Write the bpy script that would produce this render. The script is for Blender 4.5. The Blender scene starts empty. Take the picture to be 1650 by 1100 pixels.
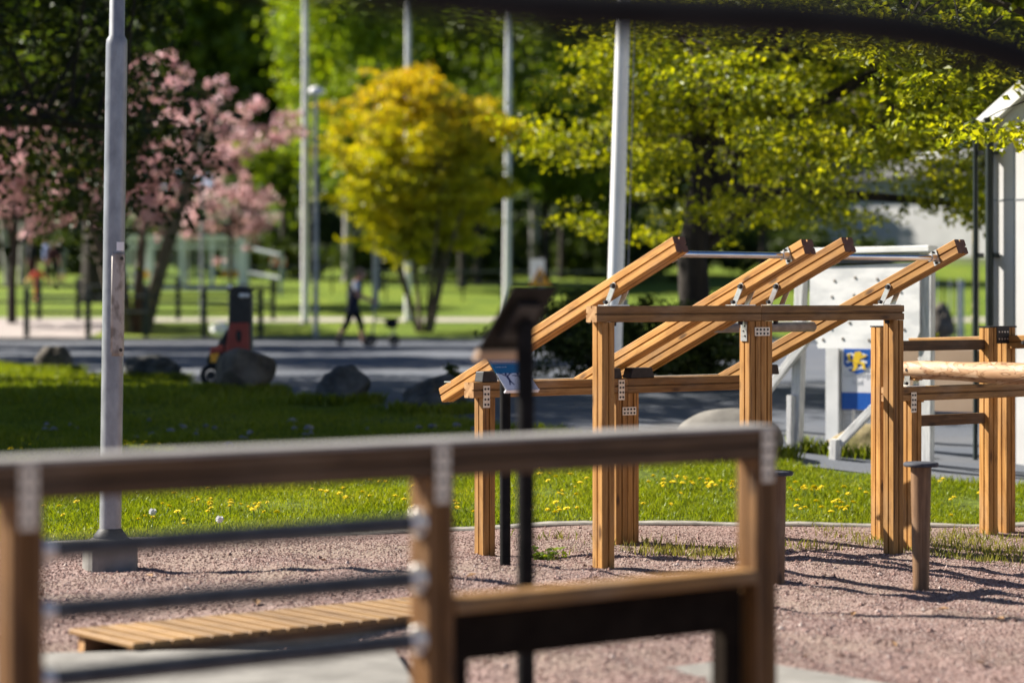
import bpy, bmesh, math, random
import numpy as np
from mathutils import Vector, Matrix, Euler

random.seed(7)
RNG = np.random.default_rng(11)
scene = bpy.context.scene
COL = scene.collection
R = math.radians

# ------------------------------------------------------------------ measures
# the survey of the place: a lens of 85 mm, eye height 1.555 m above the gravel
FPX, CZ, HY = 3896.0, 1.555, 480.0


def at(px, py, d):
    return Vector(((px - 825) / FPX * d, d, CZ - (py - HY) / FPX * d))


def xat(px, d):
    return (px - 825) / FPX * d


# ------------------------------------------------------------------ terrain
def gz(x, y):
    x = np.asarray(x, float)
    y = np.asarray(y, float)
    s = np.clip((y - 16) / 10, 0, 1) * .5
    right = -.055 * np.clip(x - .5, 0, 3) * np.clip((26 - y) / 8, 0, 1)
    far = np.interp(y, [59, 66, 70, 95, 110, 140, 200, 420], [0, .36, .5, 1.66, 2.5, 4.5, 8.5, 20])
    bump = .012 * (np.sin(1.9 * x + .7 * y) + np.sin(2.3 * y - 1.1 * x + 1.3) + .8 * np.sin(5.1 * x + 3.7 * y)) * np.clip((kerb_y(x) - .3 - y) / 1.2, 0, 1) * 1.3
    fine = .006 * (np.sin(11.3 * x + 3.1 * y) * np.sin(9.1 * y - 2.7 * x) + np.sin(17.0 * x - 6.0 * y + 1) * np.sin(7.7 * y + 5.2 * x)) * np.clip((kerb_y(x) - .3 - y) / 1.2, 0, 1)
    und = .05 * np.sin(.9 * x + .3 * y) * np.clip((y - 18) / 3, 0, 1) * np.clip((24 - y) / 2, 0, 1)
    return s + right + far + bump + und + fine


def g(x, y):
    return float(gz(x, y))


def kerb_y(x):
    return 16.3 + .33 * np.clip(x, -9, 9)


BX = [-60, -8, -6.5, -4.5, -2.84, -1.76, -.77, 1, 2.44, 4.1, 8, 40]
BY = [46, 38, 34.2, 30.3, 26.6, 25.2, 23.7, 21.3, 20.0, 19.5, 18.6 + 2, 26]


def lawn_y(x):
    return np.interp(x, BX, BY)


# ------------------------------------------------------------------ nodes
class NT:
    def __init__(self, name):
        self.m = bpy.data.materials.new(name)
        self.m.use_nodes = True
        self.t = self.m.node_tree
        self.t.nodes.clear()
        self.out = self.t.nodes.new('ShaderNodeOutputMaterial')

    def n(self, typ, **kw):
        nd = self.t.nodes.new(typ)
        for k, v in kw.items():
            if k in nd.inputs:
                nd.inputs[k].default_value = v
            else:
                setattr(nd, k, v)
        return nd

    def l(self, a, b):
        self.t.links.new(a, b)

    def ramp(self, fac, stops):
        r = self.t.nodes.new('ShaderNodeValToRGB')
        e = r.color_ramp.elements
        while len(e) < len(stops):
            e.new(.5)
        for el, (p, c) in zip(e, stops):
            el.position = p
            el.color = (*c, 1)
        self.l(fac, r.inputs['Fac'])
        return r.outputs['Color']

    def coords(self, stretch=(1, 1, 1), kind='Object'):
        tc = self.t.nodes.new('ShaderNodeTexCoord')
        mp = self.t.nodes.new('ShaderNodeMapping')
        mp.inputs['Scale'].default_value = stretch
        self.l(tc.outputs[kind], mp.inputs['Vector'])
        return mp.outputs['Vector']

    def noise(self, vec, scale, detail=4, rough=.55, dist=0):
        nz = self.n('ShaderNodeTexNoise', Scale=scale, Detail=detail, Roughness=rough, Distortion=dist)
        self.l(vec, nz.inputs['Vector'])
        return nz.outputs['Fac']

    def mix(self, a, b, fac, mode='MIX'):
        mx = self.t.nodes.new('ShaderNodeMix')
        mx.data_type = 'RGBA'
        mx.blend_type = mode
        for v, i in ((fac, 0), (a, 6), (b, 7)):
            if isinstance(v, (int, float)):
                mx.inputs[i].default_value = v
            elif isinstance(v, tuple):
                mx.inputs[i].default_value = (*v, 1)
            else:
                self.l(v, mx.inputs[i])
        return mx.outputs[2]

    def principled(self, color, rough=.6, metal=0, bump=None, bstr=.3, bdist=.01, spec=.5):
        p = self.n('ShaderNodeBsdfPrincipled', Roughness=rough, Metallic=metal)
        p.inputs['Specular IOR Level'].default_value = spec
        if isinstance(color, tuple):
            p.inputs['Base Color'].default_value = (*color, 1)
        else:
            self.l(color, p.inputs['Base Color'])
        if bump is not None:
            b = self.n('ShaderNodeBump', Strength=bstr, Distance=bdist)
            self.l(bump, b.inputs['Height'])
            self.l(b.outputs['Normal'], p.inputs['Normal'])
        self.l(p.outputs['BSDF'], self.out.inputs['Surface'])
        return p


def noise_mat(name, c1, c2, scale=8, rough=.7, metal=0, stretch=(1, 1, 1), bstr=.25, bdist=.01, detail=5, lo=.35, hi=.65, kind='Object', spec=.4):
    t = NT(name)
    v = t.coords(stretch, kind)
    f = t.noise(v, scale, detail)
    c = t.ramp(f, [(lo, c1), (hi, c2)])
    t.principled(c, rough, metal, f, bstr, bdist, spec)
    return t.m


def wood_mat(name, dark, mid, light, gray=0.0):
    t = NT(name)
    v = t.coords((1.2, 26, 26))
    oi = t.n('ShaderNodeObjectInfo')
    add = t.n('ShaderNodeVectorMath', operation='ADD')
    sc = t.n('ShaderNodeVectorMath', operation='SCALE')
    cmb = t.n('ShaderNodeCombineXYZ')
    for i in range(3):
        t.l(oi.outputs['Random'], cmb.inputs[i])
    t.l(cmb.outputs[0], sc.inputs[0])
    sc.inputs['Scale'].default_value = 43
    t.l(v, add.inputs[0])
    t.l(sc.outputs[0], add.inputs[1])
    f = t.noise(add.outputs[0], 1.6, 7, .62, .6)
    c = t.ramp(f, [(.28, dark), (.5, mid), (.74, light)])
    v2 = t.coords((1.1, 3, 3))
    f2 = t.noise(v2, 2.3, 3)
    c = t.mix(c, (.30, .235, .17), t.ramp(f2, [(.55, (0, 0, 0)), (.85, (gray, gray, gray))]))
    # knots, drying checks and grime
    ak = t.n('ShaderNodeVectorMath', operation='ADD')
    t.l(t.coords((3.0, 9, 9)), ak.inputs[0])
    t.l(sc.outputs[0], ak.inputs[1])
    vo = t.n('ShaderNodeTexVoronoi', Scale=1.0)
    t.l(ak.outputs[0], vo.inputs['Vector'])
    c = t.mix(c, tuple(x * .38 for x in dark), t.ramp(vo.outputs['Distance'], [(.07, (.9, .9, .9)), (.17, (0, 0, 0))]))
    ac = t.n('ShaderNodeVectorMath', operation='ADD')
    t.l(t.coords((1.3, 95, 95)), ac.inputs[0])
    t.l(sc.outputs[0], ac.inputs[1])
    fc = t.noise(ac.outputs[0], 1.0, 2, .5)
    c = t.mix(c, tuple(x * .3 for x in dark), t.ramp(fc, [(.30, (.85, .85, .85)), (.345, (0, 0, 0))]))
    fg_ = t.noise(t.coords((2.2, 5, 5)), 2.6, 5)
    c = t.mix(c, tuple(x * .55 for x in dark), t.ramp(fg_, [(.52, (0, 0, 0)), (.78, (.55, .55, .55))]))
    hs = t.n('ShaderNodeHueSaturation')
    mr = t.n('ShaderNodeMapRange')
    mr.inputs['To Min'].default_value = .74
    mr.inputs['To Max'].default_value = 1.16
    t.l(oi.outputs['Random'], mr.inputs['Value'])
    t.l(mr.outputs[0], hs.inputs['Value'])
    t.l(c, hs.inputs['Color'])
    t.principled(hs.outputs[0], .62, 0, f, .35, .004, .35)
    return t.m


def leaf_mat(name, cols, trans, tmix=.5, patch=3.0, young=None):
    """cols: diffuse colours by leaf, trans: transmitted colour multiplier"""
    t = NT(name)
    geo = t.n('ShaderNodeNewGeometry')
    v = t.coords()
    f = t.noise(v, .35 * patch, 3)
    ad = t.n('ShaderNodeMath', operation='MULTIPLY_ADD')
    ad.inputs[1].default_value = .55
    t.l(geo.outputs['Random Per Island'], ad.inputs[0])
    t.l(f, ad.inputs[2])
    mr = t.n('ShaderNodeMapRange')
    mr.inputs['From Min'].default_value = .3
    mr.inputs['From Max'].default_value = 1.2
    t.l(ad.outputs[0], mr.inputs['Value'])
    n = len(cols)
    c = t.ramp(mr.outputs[0], [(i / (n - 1), cols[i]) for i in range(n)])
    if young:
        # the youngest leaves, at the top of the crown, are redder
        sx = t.n('ShaderNodeSeparateXYZ')
        t.l(t.coords(), sx.inputs[0])
        ma = t.n('ShaderNodeMath', operation='MULTIPLY_ADD')
        ma.inputs[1].default_value = 2.2
        t.l(geo.outputs['Random Per Island'], ma.inputs[0])
        t.l(sx.outputs['Z'], ma.inputs[2])
        my = t.n('ShaderNodeMapRange')
        my.inputs['From Min'].default_value = young[1]
        my.inputs['From Max'].default_value = young[2]
        t.l(ma.outputs[0], my.inputs['Value'])
        c = t.mix(c, young[0], my.outputs[0])
    d = t.n('ShaderNodeBsdfDiffuse')
    t.l(c, d.inputs['Color'])
    tr = t.n('ShaderNodeBsdfTranslucent')
    tc = t.mix(c, trans, 1.0, 'MULTIPLY')
    t.l(tc, tr.inputs['Color'])
    m1 = t.n('ShaderNodeMixShader')
    m1.inputs[0].default_value = tmix
    t.l(d.outputs[0], m1.inputs[1])
    t.l(tr.outputs[0], m1.inputs[2])
    gl = t.n('ShaderNodeBsdfGlossy')
    gl.inputs['Roughness'].default_value = .45
    gl.inputs['Color'].default_value = (.8, .85, .8, 1)
    m2 = t.n('ShaderNodeMixShader')
    m2.inputs[0].default_value = .035
    t.l(m1.outputs[0], m2.inputs[1])
    t.l(gl.outputs[0], m2.inputs[2])
    t.l(m2.outputs[0], t.out.inputs['Surface'])
    return t.m


M = {}
M['timber'] = wood_mat('timber', (.24, .10, .02), (.42, .205, .05), (.55, .30, .095), .35)
M['timber_shade'] = wood_mat('timber in shade tone', (.045, .024, .009), (.092, .048, .018), (.16, .092, .04), .3)  # shade of the foreground beam put into the colour; rear rails reuse it
M['timber_mid'] = wood_mat('browned timber', (.15, .07, .02), (.27, .14, .042), (.38, .22, .08), .5)
M['timber_sunlit'] = wood_mat('timber in sunlit tone', (.10, .044, .011), (.20, .092, .024), (.30, .155, .05), .2)  # same wood, with the orange of its sunlit faces put into the colour
M['cap'] = noise_mat('glare-pale top board', (.20, .19, .175), (.40, .38, .36), 5, .5, stretch=(1, 12, 12), bstr=.2)  # pale tone paints the glare along the beam top
M['plank'] = wood_mat('weathered plank', (.15, .08, .028), (.25, .14, .05), (.36, .22, .09), .4)
M['apron_shade'] = noise_mat('shade-dark board', (.010, .007, .005), (.018, .013, .009), 8, .9, spec=.06)  # near-black colour stands in for the shade under the seat
M['timber_dark'] = wood_mat('greyed timber', (.10, .055, .028), (.18, .10, .05), (.28, .17, .09), .6)
M['endgrain'] = noise_mat('painted end grain', (.11, .045, .025), (.17, .075, .042), 30, .6)
M['endgrain_pale'] = noise_mat('pale end grain', (.30, .155, .06), (.46, .27, .12), 22, .8, bstr=.5)
t = NT('peeled log')
v = t.coords((1.0, 1, 1))
f = t.noise(t.coords((2.2, .8, 2.6)), 5.0, 2, .5, .9)
f2 = t.noise(t.coords((1, 5, 5)), 9, 4)
c = t.ramp(f, [(.36, (.52, .37, .24)), (.44, (.44, .28, .16)), (.465, (.17, .08, .03)), (.49, (.42, .25, .13)), (.58, (.36, .20, .10)), (.60, (.16, .07, .03)), (.63, (.50, .35, .22))])
c = t.mix(c, (.40, .22, .11), t.ramp(f2, [(.45, (0, 0, 0)), (.8, (.7, .7, .7))]))
t.principled(c, .6, 0, f, .5, .01, .4)
M['log'] = t.m
M['steel'] = noise_mat('brushed steel', (.62, .60, .56), (.78, .75, .70), 40, .33, .85, bstr=.05)
M['plate'] = noise_mat('zinc plate', (.66, .58, .46), (.82, .74, .60), 30, .45, .35, bstr=.05)
M['chrome'] = noise_mat('chrome', (.55, .57, .60), (.7, .72, .75), 6, .12, 1, bstr=0)
M['galv'] = noise_mat('galvanised steel', (.21, .22, .235), (.31, .325, .34), 14, .34, .25, stretch=(1, 1, .5), bstr=.06)
M['galv_old'] = noise_mat('stained galvanised steel', (.20, .175, .15), (.40, .37, .34), 18, .55, .15, stretch=(1, 1, .6), lo=.38, hi=.56, bstr=.1)
M['rod_dark'] = noise_mat('dark steel rod', (.045, .048, .052), (.075, .08, .085), 20, .5, .3)
M['tube_grey'] = noise_mat('grey steel tube', (.20, .20, .20), (.28, .28, .28), 20, .5, .3)
M['rubber'] = noise_mat('black rubber', (.012, .012, .013), (.03, .03, .032), 20, .6)
M['black_metal'] = noise_mat('black painted metal', (.012, .012, .012), (.022, .021, .021), 12, .42)
M['matte_black'] = noise_mat('matte black paint', (.010, .010, .010), (.018, .017, .017), 12, .85, spec=.08)
M['dark_pipe'] = noise_mat('dark pipe', (.006, .006, .007), (.014, .014, .015), 12, .7, spec=.15)
M['stool_top'] = noise_mat('rubber disc', (.03, .033, .045), (.055, .06, .075), 40, .75)
M['white_paint'] = noise_mat('white paint', (.70, .71, .70), (.82, .82, .81), 5, .45, bstr=.05)
M['pole_white'] = noise_mat('flagpole white', (.74, .75, .76), (.82, .82, .83), 3, .3, bstr=.02)
M['grey_paint'] = noise_mat('weathered white timber', (.42, .42, .42), (.68, .68, .67), 6, .8, stretch=(1, 8, 8), bstr=.3)
M['board_white'] = noise_mat('white plywood', (.60, .61, .62), (.80, .80, .80), 3, .75, stretch=(1, 1, 2.5), lo=.38, hi=.58, bstr=.15)
M['wall_white'] = noise_mat('white facade', (.44, .44, .44), (.52, .52, .52), 1.5, .6, bstr=.03)
M['roof_dark'] = noise_mat('dark roofing', (.10, .10, .10), (.16, .16, .16), 6, .8)
M['fence_dark'] = noise_mat('dark green paint', (.010, .018, .017), (.02, .03, .028), 8, .55)
M['rail_grey'] = noise_mat('grey rail', (.33, .36, .38), (.46, .49, .5), 8, .5, .3)
M['concrete'] = noise_mat('concrete', (.15, .143, .13), (.24, .23, .21), 5, .9, bstr=.4, bdist=.004)
M['kerb_stone'] = noise_mat('kerb stone', (.16, .15, .13), (.30, .28, .25), 9, .9, bstr=.4)
M['rock'] = noise_mat('granite boulder', (.05, .042, .034), (.15, .13, .105), 4, .9, bstr=.8, bdist=.04, detail=8)
M['rock_dark'] = noise_mat('grey boulder', (.035, .037, .037), (.11, .112, .11), 4, .9, bstr=.8, bdist=.04, detail=8)
M['rock_moss'] = noise_mat('mossy boulder', (.11, .10, .03), (.34, .27, .16), 5, .95, bstr=.9, bdist=.04, detail=8)
M['rock_pale'] = noise_mat('pale boulder', (.12, .112, .10), (.18, .168, .15), 4, .85, bstr=.5, bdist=.02)
M['white_stone'] = noise_mat('white stone', (.72, .72, .72), (.85, .85, .84), 6, .7)
M['pebble_pale'] = noise_mat('pale cobble', (.12, .118, .115), (.24, .235, .23), 6, .85)
M['orange'] = noise_mat('orange', (.75, .13, .03), (.85, .2, .05), 4, .5)
M['orange_red'] = noise_mat('orange red', (.72, .055, .02), (.8, .09, .03), 4, .6)
M['amber'] = noise_mat('amber', (.85, .38, .02), (.9, .45, .04), 4, .4)
M['red_panel'] = noise_mat('dull red', (.27, .045, .03), (.34, .06, .04), 6, .5)
M['sign_blue'] = noise_mat('sign blue', (.012, .15, .30), (.018, .17, .33), 4, .35)
M['deep_blue'] = noise_mat('deep blue', (.01, .09, .42), (.015, .11, .46), 4, .4)
M['sign_white'] = noise_mat('sign white', (.74, .76, .8), (.8, .8, .84), 4, .4)
M['sign_ink'] = noise_mat('sign ink', (.03, .04, .12), (.04, .05, .15), 4, .5)
M['sign_back'] = noise_mat('dark sign back', (.009, .008, .007), (.016, .014, .012), 8, .6, spec=.15)
M['sign_lip'] = noise_mat('bronze sign edge', (.36, .25, .17), (.44, .32, .22), 8, .4)
M['yellow'] = noise_mat('yellow', (.80, .52, .02), (.86, .6, .04), 4, .5)
M['pale_ink'] = noise_mat('pale lettering', (.50, .52, .56), (.56, .58, .62), 4, .5)
M['tan'] = noise_mat('tan panel', (.38, .27, .19), (.46, .335, .24), 2, .6, bstr=.02)
M['skin'] = noise_mat('skin', (.50, .25, .17), (.58, .31, .22), 14, .5)
M['cloth_navy'] = noise_mat('navy cloth', (.012, .014, .028), (.022, .026, .045), 16, .85)
M['cloth_black'] = noise_mat('black cloth', (.008, .008, .012), (.016, .016, .02), 16, .9)
M['cloth_highlight'] = noise_mat('highlight white cloth', (.72, .72, .74), (.8, .8, .8), 16, .85)
M['cloth_grey'] = noise_mat('grey cloth', (.25, .25, .28), (.34, .34, .38), 16, .85)
M['cloth_blue'] = noise_mat('blue cloth', (.16, .2, .42), (.22, .28, .5), 16, .85)
M['cloth_maroon'] = noise_mat('maroon cloth', (.05, .012, .02), (.08, .02, .03), 16, .85)
M['hair'] = noise_mat('brown hair', (.16, .10, .055), (.26, .17, .10), 30, .6)
M['lamp_white'] = noise_mat('lamp glass', (.74, .74, .76), (.82, .82, .83), 4, .25)
M['bark'] = noise_mat('dark bark', (.018, .014, .011), (.05, .04, .032), 9, .95, stretch=(1, 1, .25), bstr=.9, bdist=.03)
M['bark_warm'] = noise_mat('warm bark', (.06, .045, .03), (.16, .125, .085), 9, .9, stretch=(1, 1, .25), bstr=.7, bdist=.02)
M['bark_pale'] = noise_mat('pale bark', (.12, .11, .10), (.42, .40, .38), 5, .9, stretch=(1, 1, .6), bstr=.5)
M['seed'] = noise_mat('seed head', (.66, .66, .66), (.8, .8, .8), 60, .9)
M['petal'] = noise_mat('dandelion petals', (.80, .62, .004), (.9, .74, .01), 60, .7)
M['stem'] = noise_mat('stem', (.08, .14, .03), (.12, .2, .04), 20, .7)

# glass
t = NT('pale glass')
p = t.principled((.85, .92, .9), .03)
p.inputs['Transmission Weight'].default_value = .9
p.inputs['IOR'].default_value = 1.05
M['glass'] = t.m


def ground_gravel():
    t = NT('red granite gravel')
    v = t.coords()
    vo = t.n('ShaderNodeTexVoronoi', Scale=75)
    t.l(v, vo.inputs['Vector'])
    c = t.ramp(vo.outputs['Color'], [(.15, (.13, .085, .076)), (.5, (.23, .15, .132)), (.85, (.34, .25, .23))])
    f = t.noise(v, .9, 4)
    c = t.mix(c, (.24, .19, .15), t.ramp(f, [(.42, (0, 0, 0)), (.68, (.8, .8, .8))]))
    f3 = t.noise(v, 14, 6)
    h = t.mix(vo.outputs['Distance'], f3, .45)
    t.principled(c, .9, 0, h, .9, .014, .25)
    return t.m


def ground_grass(name, a, b, cc):
    t = NT(name)
    v = t.coords()
    f = t.noise(v, .55, 5)
    f2 = t.noise(v, 22, 5)
    c = t.ramp(f, [(.35, a), (.55, b), (.72, cc)])
    c = t.mix(c, tuple(x * .35 for x in a), t.ramp(f2, [(.42, (.8, .8, .8)), (.6, (0, 0, 0))]))
    t.principled(c, .9, 0, f2, .8, .03, .2)
    return t.m


def ground_road():
    t = NT('asphalt')
    v = t.coords()
    f = t.noise(v, .35, 5)
    f2 = t.noise(v, 60, 4)
    vl = t.coords((.06, .9, 1))
    f3 = t.noise(vl, 1.2, 4)
    c = t.ramp(f, [(.35, (.085, .10, .13)), (.65, (.125, .14, .17))])
    c = t.mix(c, (.20, .19, .18), t.ramp(f3, [(.5, (0, 0, 0)), (.8, (.6, .6, .6))]))
    c = t.mix(c, (.07, .07, .072), t.ramp(f2, [(.4, (.5, .5, .5)), (.6, (0, 0, 0))]))
    t.principled(c, .85, 0, f2, .4, .006, .3)
    return t.m


M['gravel'] = ground_gravel()
M['lawn'] = ground_grass('lawn soil and grass', (.08, .12, .010), (.13, .17, .012), (.18, .19, .025))
M['lawn_far'] = ground_grass('far lawn', (.11, .18, .012), (.19, .26, .014), (.25, .30, .02))
M['road'] = ground_road()
M['path'] = noise_mat('pale path', (.28, .24, .225), (.37, .33, .31), 3, .9, bstr=.1)
M['soil'] = noise_mat('wood floor soil', (.03, .04, .012), (.08, .11, .02), .6, .95, bstr=.1)


def pebble_mat():
    t = NT('granite chips')
    geo = t.n('ShaderNodeNewGeometry')
    c = t.ramp(geo.outputs['Random Per Island'], [(0, (.115, .072, .062)), (.35, (.235, .15, .13)), (.75, (.34, .235, .21)), (1, (.46, .39, .355))])
    t.principled(c, .95, 0, None, spec=.12)
    return t.m


M['chips'] = pebble_mat()
M['blade'] = leaf_mat('grass blade', [(.08, .125, .006), (.16, .21, .008), (.24, .28, .010), (.34, .33, .04)], (1.3, 1.3, .5), .45, 1.5)
M['blade_dry'] = leaf_mat('dry grass blade', [(.09, .12, .015), (.16, .18, .025), (.24, .22, .05), (.32, .28, .10)], (1.2, 1.2, .6), .4, 1.5)
M['leaf_linden'] = leaf_mat('linden leaf', [(.03, .052, .003), (.11, .145, .005), (.25, .275, .007), (.42, .42, .014)], (1.9, 1.75, .5), .55, 2)
M['leaf_maple'] = leaf_mat('maple leaf', [(.13, .155, .006), (.27, .29, .008), (.42, .41, .01), (.52, .44, .012)], (1.7, 1.6, .5), .55, 2, ((.52, .30, .015), 5.8, 10.0))
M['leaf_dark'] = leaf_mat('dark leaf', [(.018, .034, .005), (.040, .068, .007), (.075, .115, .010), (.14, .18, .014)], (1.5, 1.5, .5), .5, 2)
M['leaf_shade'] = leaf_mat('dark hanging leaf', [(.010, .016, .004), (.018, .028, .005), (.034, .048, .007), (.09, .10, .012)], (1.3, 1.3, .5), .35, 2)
M['leaf_mid'] = leaf_mat('mid green leaf', [(.035, .06, .006), (.075, .125, .008), (.14, .20, .010), (.22, .27, .014)], (1.6, 1.5, .5), .55, 2)
M['leaf_bright'] = leaf_mat('bright spring leaf', [(.09, .15, .006), (.17, .25, .008), (.26, .33, .01), (.34, .38, .015)], (1.4, 1.4, .45), .5, 1.5)
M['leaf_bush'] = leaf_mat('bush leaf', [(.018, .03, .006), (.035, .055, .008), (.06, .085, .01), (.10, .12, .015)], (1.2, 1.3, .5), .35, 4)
M['blossom'] = leaf_mat('cherry blossom', [(.10, .10, .02), (.42, .25, .23), (.64, .42, .45), (.82, .68, .70)], (1.2, 1.1, 1.1), .5, 3)


# ------------------------------------------------------------------ mesh tools
class MB:
    def __init__(self):
        self.v, self.f, self.mi, self.sm = [], [], [], []

    def add(self, vs, fs, mi=0, smooth=False):
        o = len(self.v)
        self.v += [tuple(x) for x in vs]
        for f in fs:
            self.f.append([i + o for i in f])
            self.mi.append(mi)
            self.sm.append(smooth)
        return self

    def box(self, c, s, rot=None, mi=0, taper=1.0):
        c = Vector(c)
        vs = []
        for z in (-.5, .5):
            k = 1 if z < 0 else taper
            for x, y in ((-.5, -.5), (.5, -.5), (.5, .5), (-.5, .5)):
                p = Vector((x * s[0] * k, y * s[1] * k, z * s[2]))
                if rot is not None:
                    p = rot @ p
                vs.append(c + p)
        return self.add(vs, [(3, 2, 1, 0), (4, 5, 6, 7), (0, 1, 5, 4), (1, 2, 6, 5), (2, 3, 7, 6), (3, 0, 4, 7)], mi)

    def tube(self, pts, rad, n=12, mi=0, caps=True, smooth=True):
        pts = [Vector(p) for p in pts]
        if not isinstance(rad, (list, tuple)):
            rad = [rad] * len(pts)
        vs = []
        up = None
        for i, p in enumerate(pts):
            d = (pts[min(i + 1, len(pts) - 1)] - pts[max(i - 1, 0)])
            d = d.normalized() if d.length > 1e-9 else Vector((0, 0, 1))
            if up is None:
                up = Vector((1, 0, 0)) if abs(d.x) < .8 else Vector((0, 1, 0))
            a = d.cross(up)
            if a.length < 1e-6:
                a = d.cross(Vector((0, 1, .3)))
            a.normalize()
            b = d.cross(a).normalized()
            up = a.cross(d).normalized() if False else up
            for k in range(n):
                th = 2 * math.pi * k / n
                vs.append(p + (a * math.cos(th) + b * math.sin(th)) * rad[i])
        fs = []
        for i in range(len(pts) - 1):
            for k in range(n):
                k2 = (k + 1) % n
                fs.append((i * n + k, i * n + k2, (i + 1) * n + k2, (i + 1) * n + k))
        self.add(vs, fs, mi, smooth)
        if caps:
            # caps keep their own corners, so the side shades as a true cylinder
            self.add(vs[:n], [list(range(n))[::-1]], mi, False)
            self.add(vs[-n:], [list(range(n))], mi, False)
        return self

    def prism(self, poly, z0, z1, mi=0, tf=None):
        """poly: 2-D points counter-clockwise; extruded from z0 to z1; tf maps (x, y, z)"""
        n = len(poly)
        tf = tf or (lambda x, y, z: (x, y, z))
        vs = [tf(x, y, z0) for x, y in poly] + [tf(x, y, z1) for x, y in poly]
        fs = [list(range(n))[::-1], list(range(n, 2 * n))]
        fs += [(i, (i + 1) % n, n + (i + 1) % n, n + i) for i in range(n)]
        return self.add(vs, fs, mi)

    def sphere(self, c, r, mi=0, seg=12, rings=8):
        c = Vector(c)
        r = Vector(r) if not isinstance(r, (int, float)) else Vector((r, r, r))
        vs = [c + Vector((0, 0, r.z))]
        for i in range(1, rings):
            ph = math.pi * i / rings
            for k in range(seg):
                th = 2 * math.pi * k / seg
                vs.append(c + Vector((r.x * math.sin(ph) * math.cos(th), r.y * math.sin(ph) * math.sin(th), r.z * math.cos(ph))))
        vs.append(c - Vector((0, 0, r.z)))
        fs = []
        for k in range(seg):
            fs.append((0, 1 + k, 1 + (k + 1) % seg))
        for i in range(rings - 2):
            for k in range(seg):
                a = 1 + i * seg
                fs.append((a + k, a + seg + k, a + seg + (k + 1) % seg, a + (k + 1) % seg))
        a = 1 + (rings - 2) * seg
        for k in range(seg):
            fs.append((a + k, len(vs) - 1, a + (k + 1) % seg))
        return self.add(vs, fs, mi, True)

    def build(self, name, mats, parent=None, mw=None, bevel=0):
        me = bpy.data.meshes.new(name)
        me.from_pydata(self.v, [], self.f)
        if not isinstance(mats, (list, tuple)):
            mats = [mats]
        for m in mats:
            me.materials.append(M[m] if isinstance(m, str) else m)
        me.polygons.foreach_set('material_index', self.mi)
        me.polygons.foreach_set('use_smooth', self.sm)
        me.update()
        o = bpy.data.objects.new(name, me)
        COL.objects.link(o)
        if parent is not None:
            o.parent = parent
        if mw is not None:
            o.matrix_local = mw
        if bevel:
            b = o.modifiers.new('edge', 'BEVEL')
            b.width = bevel
            b.segments = 2
            b.limit_method = 'ANGLE'
            b.angle_limit = R(40)
        return o


def tag(o, label=None, cat=None, group=None, kind=None):
    if label:
        o['label'] = label
    if cat:
        o['category'] = cat
    if group:
        o['group'] = group
    if kind:
        o['kind'] = kind
    return o


def thing(name, label, cat, loc=(0, 0, 0), rz=0, group=None):
    o = bpy.data.objects.new(name, None)
    COL.objects.link(o)
    o.empty_display_size = .2
    o.location = loc
    o.rotation_euler = (0, 0, rz)
    return tag(o, label, cat, group)


def big_mesh(name, verts, faces_n, idx, mats, parent=None, smooth=False):
    """verts (N,3) array, all faces with faces_n corners, idx flat array"""
    me = bpy.data.meshes.new(name)
    nf = len(idx) // faces_n
    me.vertices.add(len(verts))
    me.vertices.foreach_set('co', np.ascontiguousarray(verts, np.float32).ravel())
    me.loops.add(len(idx))
    me.loops.foreach_set('vertex_index', np.ascontiguousarray(idx, np.int32))
    me.polygons.add(nf)
    me.polygons.foreach_set('loop_start', np.arange(nf, dtype=np.int32) * faces_n)
    me.polygons.foreach_set('loop_total', np.full(nf, faces_n, np.int32))
    me.polygons.foreach_set('use_smooth', np.full(nf, smooth, bool))
    me.materials.append(M[mats] if isinstance(mats, str) else mats)
    me.update(calc_edges=True)
    me.validate()
    o = bpy.data.objects.new(name, me)
    COL.objects.link(o)
    if parent is not None:
        o.parent = parent
    return o


def axis_matrix(p0, p1, roll=0.0):
    """local X runs from p0 to p1, local Z as upright as it can be"""
    p0, p1 = Vector(p0), Vector(p1)
    x = (p1 - p0).normalized()
    up = Vector((0, 0, 1)) if abs(x.z) < .95 else Vector((0, 1, 0))
    y = up.cross(x).normalized()
    z = x.cross(y)
    m = Matrix((x, y, z)).transposed().to_4x4()
    m = m @ Matrix.Rotation(roll, 4, 'X')
    m.translation = p0
    return m


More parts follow.
